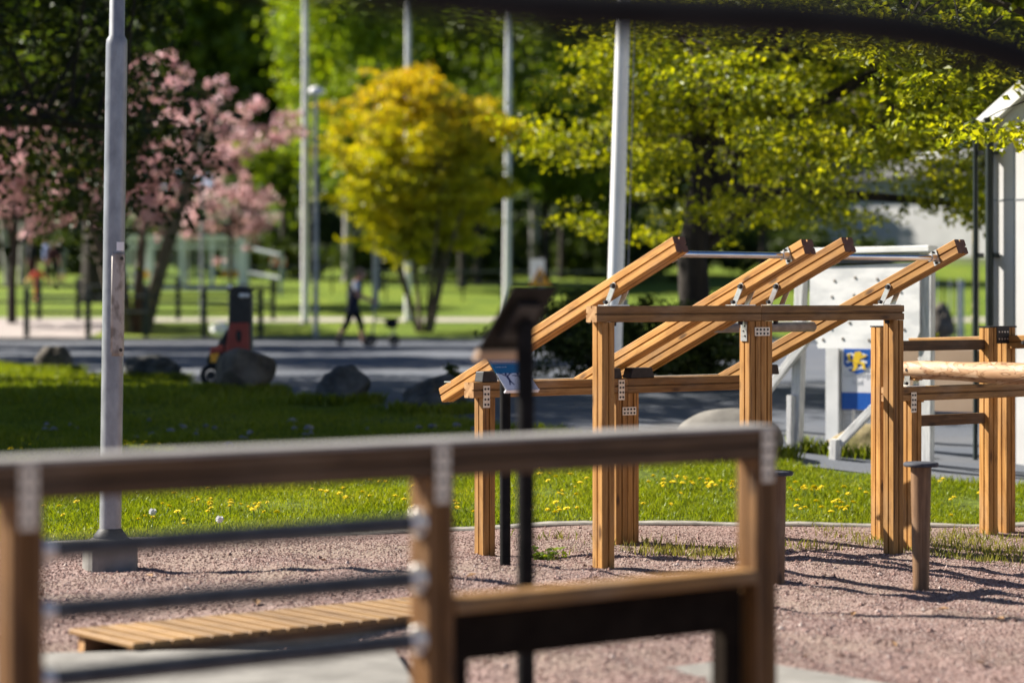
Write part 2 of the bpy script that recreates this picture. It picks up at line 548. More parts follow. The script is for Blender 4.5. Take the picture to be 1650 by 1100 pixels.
def timber(name, p0, p1, parent, w=.095, h=.095, mat='timber', end='endgrain_pale', groove=True, roll=0):
    """a glued timber with a groove down the middle of each face and eased edges"""
    L = (Vector(p1) - Vector(p0)).length
    gw, gd, ch = .0058, .014, .005
    hw, hh = w / 2, h / 2
    if groove:
        side = lambda a: [(-gw, 0), (-gw * .5, gd), (gw * .5, gd), (gw, 0)]
        pts = []
        # bottom, right, top, left (y, z)
        pts += [(-hw + ch, -hh), (-gw, -hh), (-gw * .5, -hh + gd), (gw * .5, -hh + gd), (gw, -hh), (hw - ch, -hh)]
        pts += [(hw, -hh + ch), (hw, -gw), (hw - gd, -gw * .5), (hw - gd, gw * .5), (hw, gw), (hw, hh - ch)]
        pts += [(hw - ch, hh), (gw, hh), (gw * .5, hh - gd), (-gw * .5, hh - gd), (-gw, hh), (-hw + ch, hh)]
        pts += [(-hw, hh - ch), (-hw, gw), (-hw + gd, gw * .5), (-hw + gd, -gw * .5), (-hw, -gw), (-hw, -hh + ch)]
    else:
        pts = [(-hw + ch, -hh), (hw - ch, -hh), (hw, -hh + ch), (hw, hh - ch), (hw - ch, hh), (-hw + ch, hh), (-hw, hh - ch), (-hw, -hh + ch)]
    n = len(pts)
    b = MB()
    vs = [(0, y, z) for y, z in pts] + [(L, y, z) for y, z in pts]
    b.add(vs, [(i, (i + 1) % n, n + (i + 1) % n, n + i) for i in range(n)], 0)
    b.add([(0, y, z) for y, z in pts], [list(range(n))[::-1]], 1)
    b.add([(L, y, z) for y, z in pts], [list(range(n))], 1)
    return b.build(name, [mat, end], parent, axis_matrix(p0, p1, roll))


class Frame:
    """a local frame: a along the gym's long axis (38 deg), b away to the left, z up"""

    def __init__(self, x, y, ang):
        self.x, self.y, self.ang = x, y, ang
        self.c, self.s = math.cos(ang), math.sin(ang)

    def a(self, px, b):
        t = (px - 825) / FPX
        return (t * (self.y + b * self.c) - self.x + b * self.s) / (self.c - t * self.s)

    def w(self, a, b):
        return (self.x + a * self.c - b * self.s, self.y + a * self.s + b * self.c)

    def z(self, py, a, b):
        return CZ - (py - HY) / FPX * self.w(a, b)[1]

    def gnd(self, a, b):
        return g(*self.w(a, b))


ANG = R(38)


def perforated_plate(parent, c, w, h, nx, ny, normal_b=-1, thick=.004, mat='plate'):
    """flat nailing plate with rows of bolt holes, lying on a face whose normal is -b"""
    o = MB()
    o.box((0, 0, 0), (w, thick, h))
    for i in range(nx):
        for j in range(ny):
            x = (-.5 + (i + .5) / nx) * w * .95
            z = (-.5 + (j + .5) / ny) * h * .95
            o.tube([(x, -thick * .5 + .0005, z), (x, -thick * .5 - .003, z)], .0072, 8, 1, True, False)
    return o.build('steel_plate', [mat, 'black_metal'], parent, Matrix.Translation(c), 0)

# ------------------------------------------------------------------ camera, light
cam = bpy.data.cameras.new('camera')
cam.lens = 85
cam.sensor_width = 36
cam.shift_y = -(550 - HY) / 1650
cam.clip_end = 3000
cam.clip_start = .1
cam.dof.use_dof = True
cam.dof.focus_distance = 15.5
cam.dof.aperture_fstop = 1.33
co = bpy.data.objects.new('camera', cam)
COL.objects.link(co)
co.location = (0, 0, CZ)
co.rotation_euler = (R(90), 0, 0)
scene.camera = co

EL = R(39)
SUN = Vector((-.935 * math.cos(EL), .355 * math.cos(EL), math.sin(EL))).normalized()
sl = bpy.data.lights.new('sun', 'SUN')
sl.energy = 5.0
sl.angle = R(.5)
sl.color = (1, .93, .82)
so = bpy.data.objects.new('sun', sl)
COL.objects.link(so)
so.rotation_euler = SUN.to_track_quat('Z', 'Y').to_euler()
so.location = (-30, 20, 30)

w = bpy.data.worlds.new('World')
scene.world = w
w.use_nodes = True
nt = w.node_tree
bg = nt.nodes['Background']
sky = nt.nodes.new('ShaderNodeTexSky')
sky.sky_type = 'NISHITA'
sky.sun_disc = False
sky.air_density = .5
sky.dust_density = .3
sky.ozone_density = 2.5
sky.sun_elevation = EL
sky.sun_rotation = math.atan2(SUN.x, SUN.y)
nt.links.new(sky.outputs[0], bg.inputs['Color'])
bg.inputs['Strength'].default_value = .05
scene.view_settings.view_transform = 'Standard'
scene.view_settings.look = 'None'
scene.view_settings.exposure = 1.42
scene.cycles.max_bounces = 8
scene.cycles.diffuse_bounces = 2
scene.cycles.transmission_bounces = 6
scene.cycles.transparent_max_bounces = 6
scene.cycles.use_denoising = True

# ------------------------------------------------------------------ ground sheets


def sheet(name, xs, f0, f1, nt_, mat, dz=0.0, smooth=True):
    xs = np.asarray(xs, float)
    ts = np.linspace(0, 1, nt_)
    y0 = np.array([float(f0(x)) for x in xs])
    y1 = np.array([float(f1(x)) for x in xs])
    X = np.repeat(xs[:, None], nt_, 1)
    Y = y0[:, None] + (y1 - y0)[:, None] * ts[None, :]
    Z = gz(X, Y) + dz
    V = np.stack([X, Y, Z], -1).reshape(-1, 3)
    i = np.arange(len(xs) - 1)[:, None] * nt_ + np.arange(nt_ - 1)[None, :]
    q = np.stack([i, i + nt_, i + nt_ + 1, i + 1], -1).reshape(-1)
    o = big_mesh(name, V, 4, q, mat, smooth=smooth)
    return tag(o, kind='structure')


K = lambda v: (lambda x: v)
near_x = np.concatenate([np.linspace(-60, -9, 18), np.linspace(-8.8, 9, 240), np.linspace(9.5, 60, 18)])
wide_x = np.concatenate([np.linspace(-220, -40, 24), np.linspace(-38, 38, 77), np.linspace(40, 220, 24)])
big = sheet('ground', np.linspace(-900, 900, 61), K(-60), K(1500), 120, 'lawn_far', -.35)
sheet('gravel_area', near_x, K(-20), lambda x: kerb_y(x) - .09, 420, 'gravel')
sheet('lawn', near_x, lambda x: kerb_y(x) + .05, lawn_y, 50, 'lawn')
sheet('road', wide_x, lawn_y, K(59), 40, 'road')
sheet('verge', wide_x, K(59), K(67.2), 12, 'lawn_far')
sheet('footpath', wide_x, K(67.2), K(69.6), 8, 'path')
sheet('far_lawn', wide_x, K(69.6), K(112), 40, 'lawn_far')
sheet('wood_floor', wide_x, K(112), K(430), 60, 'soil')
drive = sheet('driveway', np.linspace(-24, -10.6, 16), K(58.9), lambda x: 67.1, 10, 'path', .012)

# granite kerb between gravel and lawn
kb = MB()
xs = np.linspace(-12, 12, 97)
prev = None
for x in xs:
    y = float(kerb_y(x))
    z = g(x, y)
    h = .012 + .006 * math.sin(7 * x)
    ring = [(x, y - .09, z - .2), (x, y - .085, z + h - .01), (x, y - .07, z + h), (x, y + .04, z + h + .004), (x, y + .055, z + h - .01), (x, y + .06, z - .2)]
    kb.v += ring
for i in range(len(xs) - 1):
    for k in range(5):
        kb.f.append([i * 6 + k, (i + 1) * 6 + k, (i + 1) * 6 + k + 1, i * 6 + k + 1][::-1])
        kb.mi.append(0)
        kb.sm.append(False)
tag(kb.build('kerb', 'kerb_stone'), kind='structure')
# road kerb along the far verge
kb = MB()
for x in np.linspace(-30, 40, 36):
    kb.box((x, 59.02, g(x, 59) + .03), (1.98, .16, .12))
tag(kb.build('kerb', 'concrete', bevel=.01), kind='structure')

# loose granite chips over the gravel
N = 120000
yy = 9.2 + (RNG.random(N) ** .9) * 8.2
xx = (RNG.random(N) * 2 - 1) * .225 * yy
ok = (yy < kerb_y(xx) - .1) & ~((yy > kerb_y(xx) - .35) & (RNG.random(N) < .5))
xx, yy = xx[ok], yy[ok]
N = len(xx)
rad = .0036 + .0052 * RNG.random(N) ** 2.2 + (RNG.random(N) > .994) * .010
zz = gz(xx, yy) + rad * .25
octa = np.array([(1, 0, 0), (0, 1, 0), (-1, 0, 0), (0, -1, 0), (0, 0, .75), (0, 0, -.75)], float)
th = RNG.random(N) * 6.28
V = octa[None] * (rad[:, None, None] * (.65 + .7 * RNG.random((N, 6, 1))))
c_, s_ = np.cos(th)[:, None], np.sin(th)[:, None]
V = np.stack([V[..., 0] * c_ - V[..., 1] * s_, V[..., 0] * s_ + V[..., 1] * c_, V[..., 2]], -1)
V += np.stack([xx, yy, zz], -1)[:, None, :]
tri = np.array([(0, 1, 4), (1, 2, 4), (2, 3, 4), (3, 0, 4), (1, 0, 5), (2, 1, 5), (3, 2, 5), (0, 3, 5)])
idx = (np.arange(N)[:, None, None] * 6 + tri[None]).ravel()
o = big_mesh('gravel_chips', V.reshape(-1, 3), 3, idx, 'chips')
tag(o, kind='stuff')


# grass
def grass(name, xx, yy, h, wdt, mat='blade'):
    n = len(xx)
    zz = gz(xx, yy) - .004
    th = RNG.random(n) * 6.283
    hh = h * (.45 + .75 * RNG.random(n))
    lean = hh * (.15 + .55 * RNG.random(n))
    la = RNG.random(n) * 6.283
    ww = wdt * (.6 + .8 * RNG.random(n))
    base = np.stack([xx, yy, zz], -1)
    side = np.stack([np.cos(th), np.sin(th), np.zeros(n)], -1) * ww[:, None] * .5
    ld = np.stack([np.cos(la), np.sin(la), np.zeros(n)], -1)
    midp = base + ld * (lean * .35)[:, None] + np.array([0, 0, 1.0]) * (hh * .6)[:, None]
    tip = base + ld * lean[:, None] + np.array([0, 0, 1.0]) * hh[:, None]
    V = np.stack([base - side, base + side, midp + side * .75, tip, midp - side * .75], 1).reshape(-1, 3)
    idx = (np.arange(n)[:, None] * 5 + np.arange(5)[None]).ravel()
    return tag(big_mesh(name, V, 5, idx, mat), kind='stuff')


def clump_noise(x, y):
    return np.sin(3.1 * x + 1.7 * y) + np.sin(2.3 * y - 4.1 * x + 2) + np.sin(7.3 * x + .5 * y) * .6


n = 330000
u = RNG.random(n)
yy = 14.2 + u * 11.5
xx = (RNG.random(n) * 2 - 1) * (.225 * yy + .2)
keep = (yy > kerb_y(xx) + .03) & (yy < lawn_y(xx) - .05) & (clump_noise(xx, yy) + .8 * np.sin(1.3 * xx + 5.1 * yy) > -1.9 + RNG.random(n) * 2.2 - 1.0)
xx, yy = xx[keep], yy[keep]
hgt = .042 + .018 * np.clip(clump_noise(xx, yy), -1, 2) * .5 + .03 * (np.exp(-((yy - lawn_y(xx)) / .35) ** 2)) + .03 * np.exp(-((yy - 21.5) / .5) ** 2) * (xx < -1)
grass('grass', xx, yy, hgt, .0085)
n = 90000
yy = 25 + RNG.random(n) * 14
xx = -9.5 + RNG.random(n) * 10
keep = yy < lawn_y(xx) - .05
grass('grass', xx[keep], yy[keep], np.full(keep.sum(), .09), .016)
# weeds and grass tufts in the gravel along the kerb
tx, ty = [], []
for (px, py, r, k) in [(1060, 880, .16, 500), (1110, 885, .2, 700), (1160, 880, .16, 650), (1075, 872, .1, 260), (1545, 868, .28, 1300), (1600, 880, .25, 1100), (1500, 862, .22, 700),
                       (1640, 872, .3, 1200), (900, 866, .12, 160), (1010, 868, .14, 250), (1300, 880, .12, 300), (1390, 868, .16, 350), (1350, 858, .2, 200), (880, 889, .1, 140), (1570, 856, .2, 600)]:
    d = FPX * (CZ + (.07 if px > 1250 else 0)) / (py - HY)
    x0 = xat(px, d)
    k = int(k * .26)
    tx.append(x0 + RNG.normal(0, r, k))
    ty.append(d + RNG.normal(0, r * .8, k))
tx, ty = np.concatenate(tx), np.concatenate(ty)
grass('grass', tx, ty, np.full(len(tx), .06), .0075, 'blade_dry')

# dandelions in the near lawn: a flower is a fringed disc on a stem, copies share the mesh
fb = MB()
for ring, (r, z) in enumerate([(.021, 0), (.017, .004), (.011, .008)]):
    nn = 14
    pts = []
    for k in range(nn * 2):
        rr = r if k % 2 == 0 else r * .72
        a = 2 * math.pi * k / (nn * 2) + ring * .2
        pts.append((rr * math.cos(a), rr * math.sin(a), z + (.004 if k % 2 == 0 else .001)))
    fb.add(pts + [(0, 0, z + .001), (0, 0, z - .004)], [(k, (k + 1) % (nn * 2), nn * 2) for k in range(nn * 2)] + [((k + 1) % (nn * 2), k, nn * 2 + 1) for k in range(nn * 2)], 0)
fb.tube([(0, 0, -.08), (.003, 0, -.04), (0, 0, 0)], .0022, 5, 1, False)
fl0 = fb.build('dandelion', ['petal', 'stem'])
FL_LAB, FL_GRP = 'yellow dandelion flower in bloom in the sunny lawn grass', 'dandelions in the lawn'
tag(fl0, FL_LAB, 'dandelion', FL_GRP)
spots = []
clusters = [(320, 820, 60, 20, 16), (420, 835, 60, 14, 10), (250, 842, 60, 12, 7), (100, 832, 40, 14, 4), (560, 800, 60, 24, 9), (600, 790, 40, 20, 5), (240, 720, 60, 8, 6), (30, 722, 30, 8, 3),
            (720, 840, 40, 14, 10), (880, 838, 50, 12, 14), (900, 800, 60, 20, 10), (1060, 845, 40, 10, 8), (1090, 790, 50, 14, 14), (1140, 770, 50, 10, 12), (1200, 770, 50, 14, 10), (1290, 775, 40, 14, 12),
            (1340, 830, 50, 16, 12), (1380, 800, 50, 20, 6), (1520, 800, 50, 30, 8), (760, 760, 50, 14, 9), (830, 765, 60, 14, 8), (980, 770, 60, 12, 9), (1310, 836, 40, 8, 6), (660, 810, 30, 20, 6), (1570, 760, 50, 8, 4)]
k = 0
for (cx, cy, sx, sy, cnt) in clusters:
    for _ in range(cnt):
        px, py = random.gauss(cx, sx * .6), random.gauss(cy, sy * .7)
        d = 18.0
        for _i in range(8):
            d = FPX * (CZ - g(xat(px, d), d)) / (py - HY)
        x = xat(px, d)
        if d < float(kerb_y(x)) + .12 or d > float(lawn_y(x)) - .2:
            continue
        o = fl0 if k == 0 else fl0.copy()
        if k:
            COL.objects.link(o)
        o.location = (x, d, g(x, d) + random.uniform(.055, .09))
        s = random.uniform(.8, 1.35)
        o.scale = (s, s, 1)
        o.rotation_euler = (random.uniform(-.45, .15), random.uniform(-.4, .3), random.uniform(0, 6))
        k += 1
# two white seed heads
sb = MB()
sb.sphere((0, 0, 0), .019, 0, 10, 7)
for i in range(120):
    v = Vector((random.gauss(0, 1), random.gauss(0, 1), random.gauss(0, 1))).normalized()
    p0 = v * .015
    q = v.orthogonal().normalized() * .0035
    sb.add([p0, v * .026 + q, v * .026 - q], [(0, 1, 2)], 0)
sb.tube([(0, 0, -.13), (0, 0, -.01)], .0022, 5, 1)
s0 = sb.build('dandelion_clock', ['seed', 'stem'])
for i, (px, py, lab) in enumerate([(246, 824, 'white dandelion seed head nearest the lamp post in the lawn'), (354, 836, 'white dandelion seed head among yellow flowers, farther right of the lamp post')]):
    o = s0 if i == 0 else s0.copy()
    if i:
        COL.objects.link(o)
    d = 15.9
    for _i in range(8):
        d = FPX * (CZ - .14 - g(xat(px, d), d)) / (py - HY)
    o.location = (xat(px, d), d, g(xat(px, d), d) + .14)
    tag(o, lab, 'dandelion', 'dandelion seed heads')

# low leafy weed by the second sign post
wb = MB()
for i in range(46):
    a, r_ = random.uniform(0, 6.28), random.uniform(.01, .13)
    c = Vector((r_ * math.cos(a), r_ * math.sin(a) * .8, random.uniform(.015, .085)))
    n_ = Vector((random.gauss(0, .5), random.gauss(0, .5), 1)).normalized()
    x_ = n_.orthogonal().normalized()
    x_ = (Matrix.Rotation(random.uniform(0, 6.28), 3, n_) @ x_) * random.uniform(.018, .034)
    y_ = n_.cross(x_.normalized()) * random.uniform(.012, .02)
    wb.add([c - x_, c - y_ + x_ * .2, c + x_, c + y_ + x_ * .2], [(0, 1, 2, 3)], 0)
    wb.tube([(0, 0, -.01), c], .0015, 4, 0, False)
d = 14.6
wo = wb.build('weed', 'leaf_mid')
wo.location = (xat(880, d), d, g(xat(880, d), d))
tag(wo, 'small leafy weed growing in the gravel beside the thin black sign post', 'weed')


# a few dry leaves lying on the gravel
db = MB()
db.add([(-.03, 0, .004), (-.008, -.016, .010), (.03, 0, .006), (.0, .017, .012), (0, 0, .002)], [(0, 1, 4), (1, 2, 4), (2, 3, 4), (3, 0, 4)])
dl0 = db.build('dry_leaf', noise_mat('dry leaf', (.20, .10, .04), (.36, .22, .11), 40, .8))
tag(dl0, 'small dry brown leaf lying on the pink gravel', 'leaf', 'dry leaves on the gravel')
for i, (px, py) in enumerate([(414, 974), (1375, 992), (1520, 985), (1330, 930), (1440, 1040), (1580, 1072), (520, 905), (300, 960), (960, 940), (1120, 905), (760, 930), (1610, 1000), (1300, 1060), (240, 930)]):
    o = dl0 if i == 0 else dl0.copy()
    if i:
        COL.objects.link(o)
    d = 12.0
    for _i in range(8):
        d = FPX * (CZ - g(xat(px, d), d)) / (py - HY)
    o.location = (xat(px, d), d, g(xat(px, d), d) + .008)
    k_ = random.uniform(.7, 1.5)
    o.scale = (k_, k_, k_)
    o.rotation_euler = (random.uniform(-.4, .4), random.uniform(-.3, .3), random.uniform(0, 6))

# ------------------------------------------------------------------ stones
def boulder(name, label, px0, px1, py0, py1, d, mat, seed, depth=1.0, group=None, skew=0.0, amp=1.0):
    """a rounded stone that fills the given extent at its own distance"""
    x0, x1 = xat(px0, d), xat(px1, d)
    ztop = CZ - (py0 - HY) / FPX * d
    zb = CZ - (py1 - HY) / FPX * d
    W, Hh = (x1 - x0), ztop - zb
    bm = bmesh.new()
    bmesh.ops.create_icosphere(bm, subdivisions=5, radius=1)
    rr = random.Random(seed)
    planes = [(Vector((rr.gauss(0, 1), rr.gauss(0, 1), rr.gauss(0, 1) + .2)).normalized(), rr.uniform(.70, .98)) for _ in range(int(15 * amp))]
    waves = [(Vector((rr.gauss(0, 1), rr.gauss(0, 1), rr.gauss(0, 1))) * (1.2 + .7 * i), rr.uniform(0, 6), amp * .16 / (1 + .55 * i)) for i in range(9)]
    for v in bm.verts:
        p = v.co.copy()
        k = 1 + sum(a * math.sin(w_.dot(p) + ph) for w_, ph, a in waves)
        q = p * k
        for n_, dd in planes:
            e_ = q.dot(n_) - dd
            if e_ > 0:
                q = q - n_ * e_ * .88
        v.co = Vector((q.x * W * .5 + skew * q.z * W, q.y * W * .45 * depth, q.z * Hh * .62))
    xs_ = [v.co.x for v in bm.verts]
    zs_ = [v.co.z for v in bm.verts]
    kx = W / (max(xs_) - min(xs_))
    for v in bm.verts:
        v.co.x = (v.co.x - (max(xs_) + min(xs_)) / 2) * kx
        v.co.z = v.co.z - max(zs_) + Hh
    for f in bm.faces:
        f.smooth = True
    me = bpy.data.meshes.new(name)
    bm.to_mesh(me)
    me.materials.append(M[mat])
    o = bpy.data.objects.new(name, me)
    COL.objects.link(o)
    o.location = ((x0 + x1) / 2, d, zb)
    return tag(o, label, 'boulder', group)


GB = 'boulders along the edge of the road'
boulder('boulder', 'brown boulder with a sunlit left face, farthest left on the lawn edge', 56, 118, 557, 604, 34, 'rock', 3, group=GB)
boulder('boulder', 'low pointed grey boulder just right of the grey lamp post', 198, 292, 570, 618, 30.5, 'rock_dark', 5, group=GB)
boulder('boulder', 'large rounded dark boulder in front of the red and black scooter', 345, 446, 560, 636, 26.6, 'rock', 8, group=GB)
boulder('boulder', 'grey boulder leaning right, between the scooter boulder and the lever machine', 500, 598, 587, 654, 25.2, 'rock_dark', 12, group=GB, skew=.18)
boulder('boulder', 'dark rough boulder beside the lowest left end of a timber lever', 648, 752, 603, 672, 24.2, 'rock_dark', 21, group=GB)
boulder('boulder', 'broad pale dome shaped boulder behind the foreground rail', 1090, 1262, 657, 735, 20.6, 'rock_pale', 31, group=GB, depth=.8, amp=.25)
boulder('boulder', 'mossy boulder on the grass behind the white target board legs', 1290, 1460, 682, 756, 21.3, 'rock_moss', 44, group=GB, depth=.6, skew=.2)
boulder('boulder', 'dark round boulder on the green slope left of the white building', 1488, 1540, 486, 532, 50, 'rock', 52)
boulder('white_stone', 'round white stone on the grass verge beside the parked scooter', 338, 370, 518, 538, 59.6, 'white_stone', 61)

# longer grass grown round the feet of the boulders
gx, gy = [], []
for (px, d, w_, k_) in [(87, 34, .36, 900), (245, 30.5, .42, 900), (395, 26.6, .42, 1100), (549, 25.2, .38, 900), (700, 24.2, .38, 900), (1176, 20.6, .5, 900), (1375, 21.3, .5, 700)]:
    th_ = math.pi + RNG.random(k_) * math.pi
    gx.append(xat(px, d) + np.cos(th_) * w_ * (1 + .25 * RNG.normal(0, .5, k_)))
    gy.append(d + np.sin(th_) * w_ * .85 * (1 + .25 * RNG.normal(0, .5, k_)))
gx, gy = np.concatenate(gx), np.concatenate(gy)
grass('grass', gx, gy, np.full(len(gx), .13), .012)

# pale cobbles lying in the shaded lawn
cb = MB()
cb.sphere((0, 0, 0), (.045, .04, .03), 0, 9, 6)
for i, v in enumerate(cb.v):
    k = 1 + .15 * math.sin(11 * i)
    cb.v[i] = (v[0] * k, v[1] * k, v[2])
c0 = cb.build('cobble', 'pebble_pale')
tag(c0, 'pale cobble lying in the shaded grass between lamp post and boulders', 'stone', 'pale cobbles in the lawn')
for i in range(36):
    o = c0 if i == 0 else c0.copy()
    if i:
        COL.objects.link(o)
    y = random.gauss(22.4, .45)
    x = random.uniform(-4.8, -.2)
    o.location = (x, y, g(x, y) + .015)
    s = random.uniform(.5, 1.25)
    o.scale = (s, s, s * random.uniform(.8, 1.5))
    o.rotation_euler = (random.uniform(-.3, .3), random.uniform(-.3, .3), random.uniform(0, 6))

# ------------------------------------------------------------------ concrete slabs
slab = MB()
slab.box((0, 0, 0), (.78, 1.7, .10))
o = slab.build('concrete_slab', 'concrete', bevel=.01)
F0 = Frame(.95, 10.55, ANG)
cx, cy = F0.w(-.36, -.88)
o.location = (cx, cy, g(cx, cy) - .01)
o.rotation_euler = (0, 0, ANG)
tag(o, 'square pale concrete slab in the gravel under the right end of the foreground rail', 'slab')
slab = MB()
slab.box((0, 0, 0), (2.6, 1.5, .10))
o = slab.build('concrete_slab', 'concrete', bevel=.01)
cx, cy = -1.7, 9.55
o.location = (cx, cy, g(cx, cy) - .01)
o.rotation_euler = (0, 0, R(8))
tag(o, 'long pale concrete slab in front of the plank platform at the lower left', 'slab')

# ------------------------------------------------------------------ the lever press machine
FG = Frame(.49, 14.0, ANG)
root = thing('lever_machine', 'timber outdoor gym machine with four sloping levers and two chrome hand bars', 'gym machine', (FG.x, FG.y, 0), ANG)
T = .095
zt = FG.z(493, 0, 0)
a_end = FG.a(1457, 0)
a_mid = FG.a(1227, 0)
for (a0, a1) in ((0, a_mid - .002), (a_mid + .002, a_end)):
    timber('crossbeam', (a0, T / 2, zt - T / 2), (a1, T / 2, zt - T / 2), root, mat='timber_mid')
for a in (FG.a(971, 0) + T / 2, a_mid - .001 - T / 2 - .0015, a_mid + .0015 + T / 2, a_end - T / 2 - .001):
    timber('post', (a, T / 2 + .001, -.35), (a, T / 2 + .001, zt - T - .001), root)
BL = 1.1
zl = FG.z(616, 0, BL) - .0
al0 = FG.a(763, BL)
alm = FG.a(1012, BL)
alr = FG.a(1228, BL)
for (a0, a1) in ((al0, alm - .002), (alm + .002, alr)):
    timber('crossbeam', (a0, BL + T / 2, zl - T / 2), (a1, BL + T / 2, zl - T / 2), root, mat='timber_mid')
for a in (FG.a(779, BL) + T / 2, alm - .0015 - T / 2, alm + .0015 + T / 2, alr - T / 2 - .01):
    timber('post', (a, BL + T / 2 + .001, -.35), (a, BL + T / 2 + .001, zl - T - .001), root)

SL = .413
lev_a = [FG.a(979, .0475), FG.a(1184, .0475), FG.a(1241, .0475), FG.a(1421, .0475)]
lev_n = [-.535, -.536, -.575, -.58]
lev_f = [1.696, 1.60, 1.60, 1.60]
ang = math.atan(SL)


def ltop(b):
    return 1.667 - SL * (b - .05)


for i, a in enumerate(lev_a):
    ac = a + T / 2
    b0, b1 = lev_n[i], lev_f[i]
    off = T / 2 / math.cos(ang)
    lv = timber('lever', (ac, b1, ltop(b1) - off), (ac, b0, ltop(b0) - off), root, T, T, 'timber', 'endgrain')
    # pivot bracket: two upright steel straps with rounded ends and bolt caps
    bw = MB()
    zc = ltop(.03) - off
    for s in (-1, 1):
        aa = ac + s * (T / 2 + .006)
        pts = []
        zlo, zhi, half = zt + .004, zc + .002, .021
        tilt = .045
        for k in range(9):
            th = math.pi * k / 8
            pts.append((.03 - tilt + half * math.cos(th), zhi + half * math.sin(th)))
        pts += [(.05 - half, zlo), (.05 + half, zlo)]
        bw.prism(pts, -.003, .003, 0, lambda x, y, z, aa=aa: (aa + z, x, y))
    bw.box((ac, .0475, zt + .0035), (T + .075, .085, .005), None, 0)
    pb_ = bw.build('pivot_bracket', 'steel', root)
    for s in (-1, 1):
        aa = ac + s * (T / 2 + .006)
        MB().tube([(aa + s * .003, .03 - tilt, zhi), (aa + s * .022, .03 - tilt, zhi)], [.017, .012], 10, 0).build('bolt_cap', 'rubber', pb_)
        MB().tube([(aa + s * .003, .05, zt + .022), (aa + s * .02, .05, zt + .022)], [.014, .010], 10, 0).build('bolt_cap', 'rubber', pb_)
    MB().tube([(ac, .0475, zt - T - .022), (ac, .0475, zt - T + .002)], [.014, .016], 8, 0).build('bolt_cap', 'rubber', pb_)
    # steel end strap on the far end
    if i in (1, 2, 3):
        eb = MB()
        rot = Matrix.Rotation(-ang, 3, 'X')
        for s in (-1, 1):
            pts = [(-.085, -.0), (.0, -.035), (.03, .03), (-.0, .047)]
            m4 = Vector((ac + s * (T / 2 + .003), b1, ltop(b1) - off))
            eb.prism([(0, -.047), (.10, .015), (.10, .03), (0, .047)] if True else pts, -.003, .003, 0, lambda x, y, z, m4=m4: (m4.x + z, m4.y + x * math.cos(ang) + y * math.sin(ang), m4.z - x * math.sin(ang) + y * math.cos(ang) + .004))
        eb.build('end_strap', 'steel', root)
# lower rubber bumpers on the lower beam
for (a0, a1) in ((FG.a(778, BL) - .0, FG.a(803, BL)), (FG.a(1017, BL), FG.a(1056, BL)), (FG.a(975, BL), FG.a(1004, BL)), (lev_a[3] - .02, lev_a[3] + .12)):
    bb = MB()
    wv = a1 - a0
    bb.prism([(-wv / 2, 0), (wv / 2, 0), (wv / 2 * .8, .066), (-wv / 2 * .8, .066)], -.042, .042, 0, lambda x, y, z, m=(a0 + a1) / 2: (m + x, BL + T / 2 - z, zl + y + .001))
    bb.build('rubber_bumper', 'rubber', root, None, .006)
# hand bars
for (i, j) in ((0, 1), (2, 3)):
    b = -.413
    zc = ltop(b) - T / 2 / math.cos(ang)
    hb = MB()
    a0, a1 = lev_a[i] + T + .001, lev_a[j] - .001
    hb.tube([(a0, b, zc), (a1, b, zc)], .0195, 20, 0)
    hbo = hb.build('hand_bar', 'chrome', root)
    for aa, s in ((a0, 1), (a1, -1)):
        fl = MB()
        rot = Matrix.Rotation(-ang, 3, 'X')
        c = Vector((aa + s * .003, b, zc))
        fl.box(c, (.006, .05, .092), rot, 0)
        for dz in (-.036, .036):
            p_ = c + rot @ Vector((0, 0, dz))
            fl.tube([p_, p_ + Vector((s * .012, 0, 0))], .008, 8, 1)
        fl.tube([c, c + Vector((s * .05, 0, 0))], .025, 14, 0)
        fl.build('bar_flange', ['steel', 'black_metal'], root)
# flat steel strap joining the far ends, and the counterweight tube between levers three and four
for (i, j) in ((0, 1), (2, 3)):
    sb_ = MB()
    b = 1.62
    sb_.box(((lev_a[i] + lev_a[j] + T) / 2, b, ltop(b) + .004), (lev_a[j] - lev_a[i] + T, .07, .008))
    sb_.build('cross_strap', 'steel', root)
ct = MB()
bt = .60
a0, a1 = FG.a(1150, bt), FG.a(1312, bt)
ct.tube([(a0 - .0, bt, 1.366), (a0 + .012, bt, 1.366), (a1 - .012, bt, 1.366), (a1, bt, 1.366)], [.024, .033, .033, .024], 20, 0)
ct.build('counterweight_tube', 'tube_grey', root)
# plates
perforated_plate(root, (FG.a(783.5, BL), BL - .0035, FG.z(639, FG.a(783, BL), BL)), .05, .135, 2, 4)
perforated_plate(root, (FG.a(1001, BL), BL - .0035, FG.z(628, FG.a(1001, BL), BL)), .05, .13, 2, 4)
perforated_plate(root, (FG.a(1013.5, BL), BL - .0035, FG.z(662, FG.a(1013, BL), BL)), .115, .052, 4, 2)
perforated_plate(root, (a_mid + .004, -.0025, FG.z(534, a_mid, 0)), .125, .052, 4, 2)
for a in (FG.a(1208, 0), FG.a(1443.5, 0)):
    cb_ = MB()
    cb_.prism([(0, 0), (-.055, 0), (-.012, -.115), (0, -.115)], -.0, .042, 0, lambda x, y, z, a=a: (a - .004 + x * .08, T / 2 - .02 + z + x * .2, zt - T + y - .003))
    cb_.box((a - .003, T / 2, zt - T - .062), (.005, .055, .12))
    for k in range(3):
        cb_.tube([(a - .006, T / 2 - .012 + .012 * (k % 2), zt - T - .03 - .03 * k), (a - .010, T / 2 - .012 + .012 * (k % 2), zt - T - .03 - .03 * k)], .006, 7, 1)
    cb_.build('angle_bracket', ['steel', 'black_metal'], root)


# ------------------------------------------------------------------ log machine at the right
FL_ = Frame(2.52, 16.5, ANG)
root = thing('log_machine', 'timber gym machine with a thick peeled log lever and tall paired posts', 'gym machine', (FL_.x, FL_.y, 0), ANG)
zg = -.1


